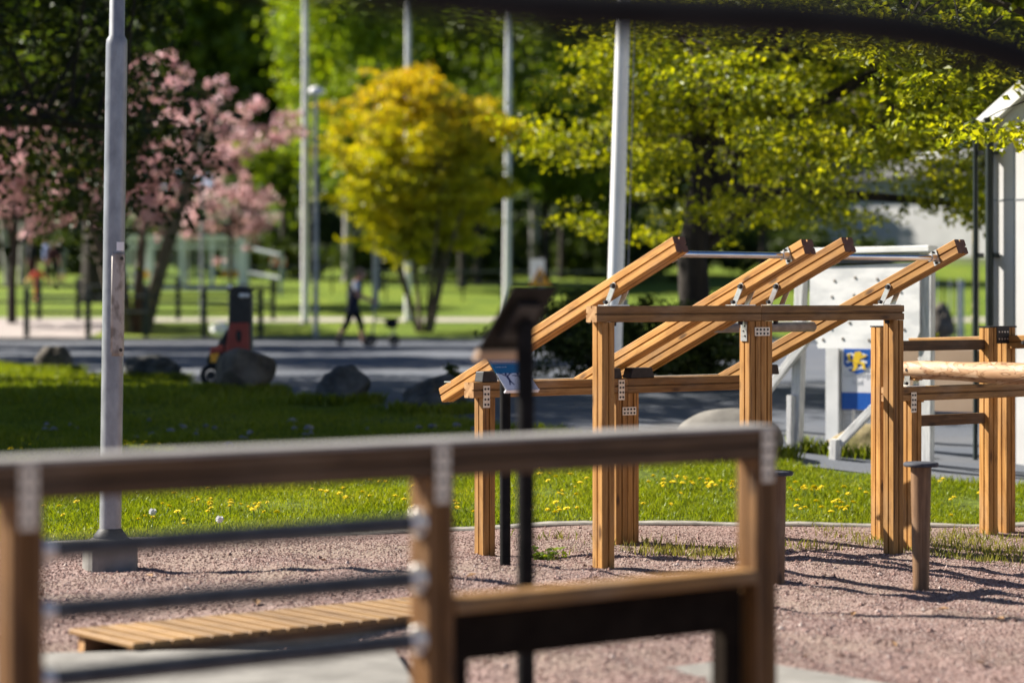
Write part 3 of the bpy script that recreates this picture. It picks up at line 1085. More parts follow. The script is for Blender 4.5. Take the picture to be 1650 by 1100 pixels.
def pst(px0, b, ztop, base=-.45, fr=FL_):
    a = fr.a(px0, b) + T / 2
    timber('post', (a, b + T / 2, base), (a, b + T / 2, ztop), root)
    return a


# a pair of tall posts at the left, and a pair at the right joined by a steel plate
z1 = FL_.z(527, 0, 0)
pA = pst(1419, -.02, z1)
b2 = -.02
tp = MB()
tp.box((pA, b2 + T / 2, z1 + .005), (.10, .10, .008))
tp.build('post_cap', 'black_metal', root)
pC = pst(1470, -.36, FL_.z(645, 0, -.36) - .003)
zb2 = FL_.z(527, FL_.a(1595, .1), .1)
BR = -.12
pD = FL_.a(1594, BR) + T / 2
timber('post', (pD, BR + T / 2, -.5), (pD, BR + T / 2, zb2), root)
pE = FL_.a(1622.5, BR) + T / 2
timber('post', (pE, BR + T / 2, -.5), (pE, BR + T / 2, zb2), root)
pl = MB()
pl.box(((pD + pE) / 2, BR + T / 2, zb2 + .006), (pE - pD + .1, .11, .010))
pl.box(((pD + pE) / 2, BR - .003, zb2 - .055), (.13, .006, .115))
for k in range(4):
    for j in range(2):
        pl.tube([((pD + pE) / 2 - .045 + .03 * k, BR - .006, zb2 - .03 - .05 * j), ((pD + pE) / 2 - .045 + .03 * k, BR - .011, zb2 - .03 - .05 * j)], .006, 7, 1)
pl.build('joining_plate', ['black_metal', 'steel'], root)
# upper and lower rails of the rear frame
zr = FL_.z(548, FL_.a(1520, BR + .05), BR + .05)
timber('rail', (pA + .05, BR + .06, zr - .035), (pD - T / 2 - .001, BR + .06, zr - .035), root, .045, .07, 'timber_shade', 'endgrain_pale', False)
zr2 = FL_.z(668, FL_.a(1520, BR + .05), BR + .05)
timber('rail', (FL_.a(1478, BR + .05), BR + .06, zr2 - .035), (pD - T / 2 - .001, BR + .06, zr2 - .035), root, .045, .075, 'timber_shade', 'endgrain_pale', False)
# front beam carrying the log pivot
BF = -.38
zf = FL_.z(622, FL_.a(1500, BF), BF)
aF0 = FL_.a(1437, BF)
timber('crossbeam', (aF0, BF + T / 2, zf - T / 2), (FL_.a(1740, BF), BF + T / 2, zf - T / 2), root, mat='timber_mid')
pF = FL_.a(1722, BF)
timber('post', (pF, BF + T / 2 + .001, -.5), (pF, BF + T / 2 + .001, zf - T - .001), root)
perforated_plate(root, (FL_.a(1472, BF), BF - .0025, FL_.z(648, FL_.a(1472, BF), BF)), .05, .135, 2, 4)
# the log: from its pivot toward the viewer's right
la = FL_.a(1470, BF + .04)
lg = MB()
P0 = Vector((la - .01, BF + .10, zf + .105))
P1 = Vector((la + .12, BF - 2.2, zf + .12))
pts, rads = [], []
for k in range(25):
    t_ = k / 24
    p_ = P0.lerp(P1, t_) + Vector((.008 * math.sin(6 * t_), 0, .006 * math.sin(9 * t_ + 1)))
    pts.append(p_)
    rads.append(.056 + .014 * min(1, t_ * 3) + .003 * math.sin(23 * t_))
lg.tube(pts, rads, 22, 0)
for k in range(len(lg.v) - 0):
    pass
lg.build('log_lever', ['log'], root)
tongue = timber('pivot_block', (la, BF + .16, zf + .085), (la, BF - .02, zf + .085), root, .075, .085, 'timber', 'endgrain_pale', False)
bk = MB()
for s in (-1, 1):
    aa = la + s * .046
    bk.prism([(.02, zf + .004), (.075, zf + .004), (.055, zf + .12), (.035, zf + .135), (.015, zf + .12)], -.003, .003, 0, lambda x, y, z, aa=aa: (aa + z, BF + x, y))
bk.box((la, BF + .0475, zf + .0035), (.18, .085, .005))
pb_ = bk.build('pivot_bracket', 'steel', root)
for s in (-1, 1):
    aa = la + s * .046
    MB().tube([(aa + s * .003, BF + .035, zf + .112), (aa + s * .02, BF + .035, zf + .112)], [.015, .01], 10, 0).build('bolt_cap', 'rubber', pb_)
    MB().tube([(aa + s * .003, BF + .045, zf + .022), (aa + s * .018, BF + .045, zf + .022)], [.013, .009], 10, 0).build('bolt_cap', 'rubber', pb_)
MB().tube([(la + .05, BF + .0475, zf - T - .022), (la + .05, BF + .0475, zf - T + .002)], [.014, .016], 8, 0).build('bolt_cap', 'rubber', pb_)
# second short lever resting beside the right pair of posts
s0_ = FL_.a(1640, BR - .05)
timber('lever', (s0_ - .05, BR + .9, zr - .05), (s0_ + .02, BR - .28, zr - .01), root)
bk = MB()
bk.tube([(s0_ - .07, BR - .15, zr - .02), (s0_ - .05, BR - .15, zr - .02)], [.012, .018], 10, 0)
bk.build('bolt_cap', 'rubber', root)
# loose short timber end fixed between the tall posts
timber('stub_rail', (pA - .04, b2 - .10, FL_.z(630, 0, 0) - .04), (pA + .25, b2 - .10, FL_.z(630, 0, 0) - .04), root, .045, .075, 'timber', 'endgrain_pale', False)


# ------------------------------------------------------------------ stools
def stool(px, pyb, pytop, wtop, wbot, label):
    d = 13.7
    for _ in range(6):
        d = FPX * (CZ - g(xat(px, d), d)) / (pyb - HY)
    x = xat(px, d)
    z0 = g(x, d)
    zt_ = CZ - (pytop - HY) / FPX * d
    r_ = thing('stool', label, 'stool', (x, d, z0), random.uniform(0, 3), 'round topped log stools')
    lb = MB()
    hh = zt_ - z0 - .012
    lb.tube([(0, 0, 0), (.25, 0, 0), (.25 + hh, 0, 0)], [wbot / 2, wbot / 2, wtop / 2], 20, 0)
    lb.build('log_leg', 'timber_dark', r_, axis_matrix((0, 0, -.25), (0, 0, hh)))
    # local X along the length for the grain
    tb = MB()
    R_ = .099
    prof = [(R_ - .006, -.012), (R_, -.008), (R_, .008), (R_ - .008, .013), (R_ * .5, .0145)]
    tb.tube([(0, 0, zt_ - z0 + z) for r, z in prof], [r for r, z in prof], 32, 0)
    tb.build('seat', 'stool_top', r_)


stool(1484, 943, 748, .118, .09, 'log stool with a dark round seat standing clear in the gravel at right')
stool(1250, 940, 762, .118, .10, 'log stool with a dark round seat half hidden behind the foreground post')


# ------------------------------------------------------------------ information signs on posts
def sign_post(x, y, facing, label, front=True, tilt=45, w_=.24, h_=.325, zc=1.12):
    """facing: +1 reads from the viewer's side, -1 reads from the far side"""
    z0 = g(x, y)
    r_ = thing('info_sign', label, 'sign', (x, y, z0), ANG + (0 if facing > 0 else math.pi))
    pb = MB()
    s = .0325
    pb.tube([(0, 0, -.3), (0, 0, zc - z0 - .02)], .031, 20)
    pb.build('post', 'matte_black', r_)
    rot = Matrix.Rotation(R(-tilt), 3, 'X')       # leans back
    org = Vector((.02, -.02, zc - z0))

    def tf(x_, y_, z_):
        return org + rot @ Vector((x_, -z_, y_))
    pn = MB()
    pn.prism([(-w_ / 2, -h_ / 2), (w_ / 2, -h_ / 2), (w_ / 2, h_ / 2), (-w_ / 2, h_ / 2)], -.006, 0, 0, tf)
    panel = pn.build('panel', 'sign_back', r_)
    br = MB()
    br.prism([(-.05, -.08), (.05, -.08), (.05, .08), (-.05, .08)], -.03, -.0065, 0, tf)
    br.build('bracket', 'black_metal', r_)
    if front:
        fw = MB()
        e = .004
        split = -.034
        fw.prism([(-w_ / 2 + e, -h_ / 2 + e), (w_ / 2 - e, -h_ / 2 + e), (w_ / 2 - e, split), (-w_ / 2 + e, split)], .0005, .002, 0, tf)
        fw.prism([(-w_ / 2 + e, split), (w_ / 2 - e, split), (w_ / 2 - e, h_ / 2 - e), (-w_ / 2 + e, h_ / 2 - e)], .0005, .002, 1, tf)
        # rows of small lettering, too small to read, and two exercise figures
        rr = random.Random(4)
        for row, (yy_, x1, hh) in enumerate([(.128, -.055, .006), (.098, .06, .0035), (.085, .075, .0035), (.062, .035, .0035), (.052, .06, .0035), (.014, -.02, .003)]):
            xx_ = -.10
            while xx_ < x1:
                ww = rr.uniform(.006, .018)
                fw.prism([(xx_, yy_), (xx_ + ww, yy_), (xx_ + ww, yy_ + hh), (xx_, yy_ + hh)], .0022, .003, 0, tf)
                xx_ += ww + .004
        for fx, arm in ((-.055, .020), (.03, .004)):
            y0 = -.075

            def limb(p, q, r__=.0042):
                p, q = Vector((p[0], p[1])), Vector((q[0], q[1]))
                d_ = (q - p).normalized()
                n_ = Vector((-d_.y, d_.x)) * r__
                fw.prism([tuple(p - n_), tuple(q - n_ * .8), tuple(q + n_ * .8), tuple(p + n_)], .0022, .003, 2, tf)
            limb((fx, y0 + .022), (fx + .002, y0 - .018), .009)
            limb((fx, y0 - .016), (fx - .014, y0 - .05), .005)
            limb((fx + .003, y0 - .016), (fx + .016, y0 - .05), .005)
            limb((fx - .004, y0 + .018), (fx - .032, y0 + .018 + arm))
            limb((fx + .004, y0 + .018), (fx + .032, y0 + .018 + arm))
            fw.prism([(fx + .0085 * math.cos(q), y0 + .034 + .0085 * math.sin(q)) for q in np.linspace(0, 6.28, 11)[:-1]], .0022, .003, 2, tf)
            limb((fx - .045, y0 + .018 + arm), (fx - .026, y0 + .02 + arm), .003)
            limb((fx + .026, y0 + .02 + arm), (fx + .045, y0 + .018 + arm), .003)
        fw.build('printed_face', ['sign_white', 'sign_blue', 'sign_ink'], r_)
    lip = MB()
    lip.prism([(-w_ / 2, -h_ / 2 - (.008 if front else .045)), (w_ / 2, -h_ / 2 - (.008 if front else .045)), (w_ / 2, -h_ / 2 - .0005), (-w_ / 2, -h_ / 2 - .0005)], -.02, .004, 0, tf)
    lip.build('lower_edge', 'sign_white' if front else 'sign_lip', r_)
    return r_


dS = 13.95
sign_post(xat(814, dS), dS, 1, 'blue and white tilted information sign with exercise figures on a black post', True, 45, .245, .32, 1.145)
dS = 8.4
sign_post(xat(847, dS), dS, -1, 'dark tilted sign seen from behind on a thicker blurred black post', False, 42, .20, .29, 1.487)

# ------------------------------------------------------------------ lamp post in front at left
dL = 14.05
r_ = thing('lamp_post', 'tall galvanised grey lamp post on a concrete foot in the gravel', 'lamp post', (xat(177, dL), dL, g(xat(177, dL), dL)), 0)
r_.rotation_euler = (0, R(.75), R(20))
pb = MB()
pb.tube([(0, 0, .2), (0, 0, 3.04), (0, 0, 3.075), (0, 0, 3.10), (0, 0, 6.2)], [.063, .0625, .060, .045, .040], 32, 0)
pb.build('pole', 'galv', r_)
# stain side: hatch plate wraps the pole
hp = MB()
n_ = 14
for k in range(n_ + 1):
    th = R(-112) + R(92) * k / n_
    for zz_ in (1.24, 1.26, 1.82, 1.84):
        inset = 0 if zz_ in (1.26, 1.82) else .0
        hp.v.append((.0655 * math.cos(th), .0655 * math.sin(th), zz_))
for k in range(n_):
    for j in range(3):
        if (k in (0, n_ - 1)) and j in (0, 2):
            continue
        hp.f.append([k * 4 + j, (k + 1) * 4 + j, (k + 1) * 4 + j + 1, k * 4 + j + 1])
        hp.mi.append(0)
        hp.sm.append(True)
ho = hp.build('service_hatch', 'galv_old', r_)
so_ = ho.modifiers.new('thick', 'SOLIDIFY')
so_.thickness = .003
th = R(-58)
for zz_ in (1.275, 1.805):
    MB().tube([(.066 * math.cos(th), .066 * math.sin(th), zz_), (.071 * math.cos(th), .071 * math.sin(th), zz_)], .011, 8, 0).build('hatch_screw', 'black_metal', ho)
lb_ = MB()
for k in range(7):
    th = R(-88) + R(48) * k / 6
    lb_.v += [(.0648 * math.cos(th), .0648 * math.sin(th), 1.85), (.0648 * math.cos(th), .0648 * math.sin(th), 1.90)]
for k in range(6):
    lb_.f.append([2 * k, 2 * k + 2, 2 * k + 3, 2 * k + 1])
    lb_.mi.append(0)
    lb_.sm.append(True)
lb_.build('sticker', 'sign_white', r_)
cf = MB()


def ring8(rw, z, n=8, sq=.7):
    out = []
    for k in range(32):
        th = 2 * math.pi * k / 32
        c, s = math.cos(th), math.sin(th)
        e = 4 if sq > .5 else 2
        rr = rw / (abs(c) ** e + abs(s) ** e) ** (1 / e)
        out.append((rr * c, rr * s, z))
    return out


rings = [ring8(.150, -.3), ring8(.150, .115), ring8(.147, .135, sq=.7), ring8(.135, .165, sq=.3), ring8(.105, .185, sq=.3), ring8(.08, .19, sq=.3)]
for rg in rings:
    cf.v += rg
for i in range(len(rings) - 1):
    for k in range(32):
        cf.f.append([i * 32 + k, i * 32 + (k + 1) % 32, (i + 1) * 32 + (k + 1) % 32, (i + 1) * 32 + k])
        cf.mi.append(0)
        cf.sm.append(i > 0)
cf.f.append([5 * 32 + k for k in range(32)])
cf.mi.append(0)
cf.sm.append(False)
cf.build('concrete_foot', 'concrete', r_)
rb = MB()
rb.tube([(0, 0, .186), (0, 0, .20), (0, 0, .235), (0, 0, .24)], [.098, .095, .067, .0645], 28, 0)
rb.build('rubber_collar', 'rubber', r_)
lh = MB()
lh.tube([(0, 0, 6.2), (0, 0, 6.3), (0, 0, 6.5), (0, 0, 6.6)], [.05, .26, .24, .05], 24, 0)
lh.build('lamp_head', 'lamp_white', r_)

# ------------------------------------------------------------------ foreground rail and bench
FB = Frame(xat(690, 6.95), 6.95, ANG)
root = thing('exercise_rail', 'blurred timber rail frame in front with steel rods and a seat board', 'gym frame', (FB.x, FB.y, 0), ANG)
zt = 1.131
a0 = FB.a(-260, 0)
a1 = FB.a(1254, 0)
timber('top_beam', (a0, T / 2, zt - T / 2), (a1, T / 2, zt - T / 2), root, mat='timber_shade')
MB().box(((a0 + a1) / 2, .075, zt + .007), (a1 - a0 + .01, .165, .013)).build('glare_board', 'cap', root, None, .003)  # thin board added to carry the glare band on the beam
pc = [FB.a(18, 0) + T / 2, FB.a(691, 0) + T / 2, a1 - T / 2 - .001]
for a in pc:
    timber('post', (a, T / 2 + .001, -.4), (a, T / 2 + .001, zt - T - .001), root, mat='timber_sunlit')
    perforated_plate(root, (a, -.0025, zt - .085), .052, .165, 2, 4)
for zr_, lab in ((.905, 0), (.745, 0), (.568, 0)):
    rd = MB()
    rd.tube([(pc[0] + T / 2, T / 2, zr_), (pc[1] - T / 2, T / 2, zr_)], .027, 16, 0)
    rod = rd.build('steel_rod', 'rod_dark', root)
    for aa, s in ((pc[0] + T / 2, 1), (pc[1] - T / 2, -1)):
        fl = MB()
        fl.tube([(aa + s * .001, T / 2, zr_), (aa + s * .010, T / 2, zr_)], [.044, .042], 18, 0)
        fl.tube([(aa + s * .010, T / 2, zr_), (aa + s * .055, T / 2, zr_)], [.030, .026], 16, 0)
        for q in (-1, 1):
            fl.sphere((aa + s * .014, T / 2 - .012 + .03 * q * .4, zr_ + .031 * q), .011, 0, 8, 6)
        fl.build('rod_flange', 'steel', root)
# seat rail and apron between the middle and right posts
zs = .684
timber('seat_board', (pc[1] + T / 2 + .001, T / 2, zs - .022), (pc[2] - T / 2 - .001, T / 2, zs - .022), root, .11, .044, 'timber_mid', 'endgrain_pale', False)
timber('apron_board', (pc[1] + T / 2 + .03, T / 2 + .025, zs - .12), (pc[2] - T / 2 - .02, T / 2 + .025, zs - .12), root, .035, .15, 'apron_shade', 'apron_shade', False)
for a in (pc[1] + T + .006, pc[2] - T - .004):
    timber('leg', (a, T / 2 + .04, -.4), (a, T / 2 + .04, zs - .05), root, .07, .07, 'apron_shade', 'apron_shade', False)

# low plank platform behind the rods
zb_ = .085
dn = FPX * (CZ - zb_) / (1036 - HY)
FP = Frame(xat(214, dn), dn, ANG)
root = thing('plank_platform', 'low platform of short cross planks on the ground behind the steel rods', 'platform', (FP.x, FP.y, 0), ANG)
Lb = FP.a(770, 0)
a = 0
while a < Lb:
    timber('plank', (a + .046, 0, zb_ - .012), (a + .046, .58, zb_ - .012), root, .092, .024, 'plank', 'plank', False)
    a += .098
for b in (.06, .50):
    timber('bearer', (.02, b, zb_ - .065), (Lb - .02, b, zb_ - .065), root, .06, .08, 'timber_dark', 'endgrain_pale', False)

# ------------------------------------------------------------------ dark arched bar close to the camera
dA = 3.0
ctrl = [(-.86, 0.0), (-.87, 1.2), (-.80, 1.75), (-.62, 1.99)] + [(xat(px, dA), CZ - (py - HY) / FPX * dA) for px, py in [(400, -62), (690, -12), (900, 12), (1100, 22), (1300, 33), (1450, 48), (1560, 69), (1650, 97), (1760, 150)]] + [(.82, 1.62), (.90, 1.40), (.93, 1.0), (.94, 0)]
pts = []
for i in range(len(ctrl) - 1):
    p0 = Vector(ctrl[max(i - 1, 0)])
    p1_, p2_, p3 = Vector(ctrl[i]), Vector(ctrl[i + 1]), Vector(ctrl[min(i + 2, len(ctrl) - 1)])
    for k in range(5):
        t_ = k / 5
        q = .5 * ((2 * p1_) + (-p0 + p2_) * t_ + (2 * p0 - 5 * p1_ + 4 * p2_ - p3) * t_ ** 2 + (-p0 + 3 * p1_ - 3 * p2_ + p3) * t_ ** 3)
        pts.append((q.x, dA, q.y))
pts.append((ctrl[-1][0], dA, -.3))
pts[0] = (pts[0][0], dA, -.3)
ab = MB()
ab.tube(pts, .034, 16, 0)
tag(ab.build('arched_bar', 'dark_pipe'), 'dark curved bar arching across the top right, close and out of focus', 'metal arch')


# ------------------------------------------------------------------ trees
def leaves(name, C, size, spread_up, mat, parent, seed, aspect=.62, droop=0.0):
    """C (n,3) leaf centres in the parent's space"""
    rg = np.random.default_rng(seed)
    n = len(C)
    nrm = rg.normal(size=(n, 3))
    nrm[:, 2] = np.abs(nrm[:, 2]) * spread_up + .15
    nrm /= np.linalg.norm(nrm, axis=1)[:, None]
    a = rg.normal(size=(n, 3))
    a[:, 2] -= droop * 2
    a -= nrm * (a * nrm).sum(1)[:, None]
    a /= np.linalg.norm(a, axis=1)[:, None] + 1e-9
    b = np.cross(nrm, a)
    s = size * (.6 + .8 * rg.random(n))[:, None]
    fold = nrm * s * .10
    v0 = C - a * s * .5
    v1 = C - b * s * aspect * .5 + fold + a * s * .05
    v2 = C + a * s * .55 - fold
    v3 = C + b * s * aspect * .5 + fold + a * s * .05
    V = np.stack([v0, v1, v2, v3], 1).reshape(-1, 3)
    idx = np.arange(4 * n)
    return big_mesh(name, V, 4, idx, mat, parent)


def bez(p0, p1, bend, n):
    p0, p1 = Vector(p0), Vector(p1)
    mid = p0.lerp(p1, .5) + Vector(bend)
    return [(p0.lerp(mid, k / n)).lerp(mid.lerp(p1, k / n), k / n) for k in range(n + 1)]


def tree(name, label, cat, x, y, top, bottom, rx, ry=None, trunk_r=.2, fork=None, n_limbs=7, n_clumps=60, per=300, clump=.5, leaf=.12, mat='leaf_mid', bark='bark',
         seed=1, group=None, stems=1, cx=0.0, flat=.6, hollow=.35, shape='round', droop=0.0, up=1.0, lean=0.0, twigs=True, aspect=.62, zmin=None, clear=None):
    rr = random.Random(seed)
    rg = np.random.default_rng(seed)
    ry = ry or rx
    z0 = g(x, y) - .05
    root_ = thing(name, label, cat, (x, y, z0), 0, group)
    H, Bt = top - z0, bottom - z0
    fork = fork if fork is not None else Bt * .9
    cz, rz = (H + Bt) / 2, (H - Bt) / 2
    ph = [rr.uniform(0, 6.28) for _ in range(6)]
    cl = []
    tries = 0
    while len(cl) < n_clumps and tries < n_clumps * 60:
        tries += 1
        d = Vector((rr.gauss(0, 1), rr.gauss(0, 1), rr.gauss(0, 1))).normalized()
        r_ = hollow + (1 - hollow) * rr.random() ** .55
        wob = .84 + .13 * math.sin(3 * math.atan2(d.y, d.x) + ph[0]) + .10 * math.sin(5 * d.z + ph[1]) + .08 * math.sin(7 * math.atan2(d.y, d.x) + ph[2])
        p = Vector((d.x * rx, d.y * ry, d.z * rz)) * r_ * wob
        if shape == 'dome' and d.z < .25:
            q_ = max(.25, math.hypot(d.x, d.y))
            p.x *= (1 / q_) ** .9
            p.y *= (1 / q_) ** .9
        if shape == 'cone':
            t_ = (p.z + rz) / (2 * rz)
            k_ = max(.06, 1 - t_) * 1.25
            p.x *= k_
            p.y *= k_
        elif shape == 'vase':
            t_ = (p.z + rz) / (2 * rz)
            k_ = .45 + .65 * min(1, t_ * 1.6)
            p.x *= k_
            p.y *= k_
        p += Vector((cx, 0, cz))
        if zmin is not None and p.z < zmin:
            p.z = zmin + (zmin - p.z) * .35 + rr.uniform(0, .35)
        if clear and math.hypot(p.x, p.y) < clear[0] and p.z < clear[1]:
            continue
        if any((p - q).length < clump * .55 for q in cl):
            continue
        cl.append(p)
    tb = MB()
    limbs = []
    for s in range(stems):
        a = 2 * math.pi * s / max(1, stems) + rr.uniform(-.4, .4)
        off = Vector((math.cos(a), math.sin(a), 0)) * (trunk_r * 1.4 if stems > 1 else 0)
        if stems == 1:
            tt = Vector((lean, 0, fork))
            seg = bez((0, 0, -.4), tt, (rr.uniform(-.1, .1) * trunk_r * 4, 0, 0), 8)
            rads = [trunk_r * (1.35 if k == 0 else (1.12 if k == 1 else 1 - .25 * k / 8)) for k in range(9)]
            tb.tube(seg, rads, 12, 0)
            # leader
            top_p = Vector((cx * .6 + lean, 0, Bt + (H - Bt) * .82))
            ld = bez(tt, top_p, (rr.uniform(-.3, .3), rr.uniform(-.3, .3), 0), 8)
            tb.tube(ld, [trunk_r * .74 * (1 - .85 * k / 8) for k in range(9)], 8, 0)
            limbs.append(ld)
        else:
            tip = Vector((math.cos(a) * rx * .55 + cx, math.sin(a) * ry * .5, Bt + (H - Bt) * rr.uniform(.35, .75)))
            seg = bez(off + Vector((0, 0, -.3)), tip, (math.cos(a) * .0 - off.x, 0, .3 * rr.random()), 9)
            tb.tube(seg, [trunk_r * (1.15 - .9 * k / 9) for k in range(10)], 8, 0)
            limbs.append(seg[3:])
    if stems == 1:
        mains = rr.sample(cl, min(n_limbs, len(cl)))
        base_ld = limbs[0]
        for mcl in mains:
            k0 = rr.randint(0, 3) if mcl.z < cz else rr.randint(1, 5)
            st = base_ld[k0]
            lb = bez(st, mcl, (0, 0, rr.uniform(.0, .35) * abs(mcl.z - st.z) + .15), 8)
            r0 = trunk_r * rr.uniform(.34, .5)
            tb.tube(lb, [r0 * (1 - .82 * k / 8) for k in range(9)], 7, 0)
            limbs.append(lb)
    nodes = [p for lb in limbs for p in lb[2:]]
    if twigs:
        for p in cl:
            q = min(nodes, key=lambda n_: (n_ - p).length + .5 * max(0, n_.z - p.z))
            bz = bez(q, p, (0, 0, .12 * (p - q).length), 4)
            r0 = max(.012, trunk_r * .11)
            tb.tube(bz, [r0 * (1 - .75 * k / 4) for k in range(5)], 5, 0, False)
            for _ in range(3):
                e_ = p + Vector((rr.gauss(0, clump * .6), rr.gauss(0, clump * .6), rr.gauss(0, clump * .3)))
                tb.tube([p, e_], [r0 * .3, r0 * .1], 4, 0, False)
    tb.build('trunk', bark, root_)
    C = []
    for p in cl:
        k_ = int(per * rr.uniform(.6, 1.35))
        cr = clump * rr.uniform(.75, 1.3)
        # each clump is a few smaller sprays, so gaps stay between them
        ns = max(3, k_ // 28)
        cen = rg.normal(size=(ns, 3)) * np.array([cr * .55, cr * .55, cr * flat * .55])
        pick = rg.integers(0, ns, k_)
        q = cen[pick] + rg.normal(size=(k_, 3)) * np.array([cr * .26, cr * .26, cr * flat * .20])
        if droop:
            q[:, 2] -= np.abs(rg.normal(size=k_)) * droop
        C.append(q + np.array(p))
    leaves('crown', np.concatenate(C), leaf, up, mat, root_, seed + 5, aspect, droop * .3)
    return root_


# the big linden that hangs over the levers
dT = 29.0
tree('linden_tree', 'broad bright green tree with a dark forked trunk behind the timber levers', 'tree', xat(1115, dT), dT, 10.0, .6, 3.9, 4.0, .235, 1.6, 15, 320, 390, .56, .076,
     'leaf_linden', 'bark', 3, cx=1.75, flat=.42, hollow=.40, up=1.0, shape='dome', zmin=1.95, clear=(1.5, 3.0))
# hanging outer branches on the right, closer to the building: a second tree of the same kind
dT = 19.2
tree('linden_tree', 'leafy green tree whose branches hang in front of the white building', 'tree', 4.95, dT, 7.0, 1.6, 1.75, 1.5, .11, 2.6, 8, 60, 240, .42, .07, 'leaf_linden', 'bark', 9,
     cx=-.65, flat=.4, hollow=.45, up=1.2, shape='dome', zmin=2.3)
# golden maple with many stems
dT = 62.5
tree('maple_tree', 'golden orange maple with several stems behind the walking person', 'tree', xat(684, dT), dT, 7.55, 2.05, 2.85, 2.4, .062, None, 7, 150, 260, .46, .13, 'leaf_maple', 'bark_warm', 14,
     stems=9, flat=.5, hollow=.3, up=1.2, shape='vase', cx=-.15)
# pink cherry
dT = 62.0
tree('cherry_tree', 'pink blossoming cherry tree with splayed stems behind the grey lamp post', 'tree', xat(216, dT), dT, 7.9, 3.0, 4.1, 3.0, .15, None, 7, 190, 62, .36, .115, 'blossom', 'bark_warm', 22,
     stems=8, flat=.8, hollow=.3, shape='vase', cx=.1, up=.6, aspect=.9)
dT = 66
tree('cherry_tree', 'second pink blossoming tree at the far left edge with a dark trunk', 'tree', xat(20, dT), dT, 7.4, 2.9, 3.4, 2.4, .14, 1.6, 8, 170, 62, .36, .115, 'blossom', 'bark', 27, flat=.8, up=.6, aspect=.9)
dT = 74
tree('cherry_tree', 'small slim cherry tree in front of the glass shelter', 'tree', xat(372, dT), dT, 5.2, 3.1, 1.7, 1.5, .07, 2.0, 6, 45, 50, .35, .12, 'blossom', 'bark', 29, flat=.8, up=.6, aspect=.9)
# dark trees at the left
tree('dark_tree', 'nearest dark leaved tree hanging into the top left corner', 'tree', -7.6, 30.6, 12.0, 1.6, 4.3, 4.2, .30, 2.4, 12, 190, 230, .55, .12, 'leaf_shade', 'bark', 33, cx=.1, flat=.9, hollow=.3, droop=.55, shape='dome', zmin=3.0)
tree('dark_tree', 'dark tree with a thick trunk standing behind the pink cherry', 'tree', xat(152, 79), 79, 11, 5.8, 2.6, 2.4, .5, 5.4, 10, 40, 240, .8, .2, 'leaf_dark', 'bark', 37, flat=.8, hollow=.3)
tree('shade_tree', 'broad tree standing left of the lawn, outside the view, shading the grass', 'tree', -11.2, 27.0, 10.5, 2.6, 4.3, 3.8, .3, 3.0, 10, 190, 300, .7, .2, 'leaf_mid', 'bark', 39, hollow=.1)
tree('shade_tree', 'tall green tree left of the road, shading the asphalt', 'tree', -12.6, 43.5, 13, 3.2, 5.0, 4.8, .35, 3.0, 10, 130, 190, .8, .2, 'leaf_mid', 'bark', 41, hollow=.3)
tree('shade_tree', 'tall green tree farther back left of the road', 'tree', -15.2, 54, 13, 3.4, 5.0, 5.2, .35, 3.2, 10, 120, 180, .85, .22, 'leaf_mid', 'bark', 43, hollow=.3)

# trees of the wood behind
W = 'trees of the wood behind the park'
tree('birch_tree', 'tall bright yellow green tree right of the pink cherry', 'tree', xat(560, 96), 96, 22, 4.6, 3.4, 3.0, .22, 4.0, 10, 120, 240, .8, .24, 'leaf_bright', 'bark_pale', 51, W, flat=1.2, droop=.9, hollow=.25)
tree('birch_tree', 'pale green drooping tree above the orange maple', 'tree', xat(690, 104), 104, 22, 5.0, 3.6, 3.0, .22, 4.5, 10, 90, 220, .9, .26, 'leaf_mid', 'bark_pale', 53, W, flat=1.2, droop=.9, hollow=.25)
tree('birch_tree', 'pale stemmed tree in the gap between maple and linden', 'tree', xat(860, 100), 100, 21, 6.0, 3.6, 3.0, .22, 5.0, 9, 80, 220, .9, .26, 'leaf_mid', 'bark_pale', 57, W, flat=1.1, droop=.8, hollow=.25)
wood = [(-60, 118, 'c', 'leaf_dark', 'dark conifer at the far left edge of the wood'), (60, 122, 'r', 'leaf_dark', 'broad dark tree above the far left people'),
        (190, 126, 'r', 'leaf_mid', 'mid green tree behind the top of the grey lamp post'), (300, 118, 'r', 'leaf_mid', 'mid green tree behind the right half of the cherry'),
        (400, 128, 'c', 'leaf_dark', 'dark conifer left of the leftmost flagpole'), (470, 132, 'r', 'leaf_mid', 'green tree behind the leftmost flagpole'),
        (610, 136, 'r', 'leaf_dark', 'dark tree behind the bright birch'), (740, 132, 'c', 'leaf_dark', 'dark conifer rising above the maple'),
        (810, 128, 'r', 'leaf_mid', 'green tree behind the flagpole right of the maple'), (920, 138, 'r', 'leaf_dark', 'dark tree left of the thick white flagpole'),
        (1020, 130, 'r', 'leaf_mid', 'green tree right of the thick white flagpole'), (1120, 136, 'c', 'leaf_dark', 'dark conifer behind the linden trunk'),
        (1230, 140, 'r', 'leaf_mid', 'mid green tree behind the right side of the linden'), (1350, 140, 'r', 'leaf_mid', 'green tree behind the roof of the white hall'),
        (1470, 144, 'r', 'leaf_dark', 'dark tree behind the right end of the white hall'), (1600, 140, 'r', 'leaf_mid', 'green tree behind the roof of the white building'),
        (1720, 136, 'r', 'leaf_dark', 'dark tree at the far right edge of the wood')]
for i, (px, d, sh, mt, lab) in enumerate(wood):
    hh = 24 + 4 * math.sin(i * 2.3)
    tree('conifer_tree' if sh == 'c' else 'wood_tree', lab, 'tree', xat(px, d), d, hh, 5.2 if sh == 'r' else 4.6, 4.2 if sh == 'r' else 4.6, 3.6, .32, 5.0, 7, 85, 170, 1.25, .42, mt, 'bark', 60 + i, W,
         shape='cone' if sh == 'c' else 'round', flat=.8, hollow=.15, twigs=False)
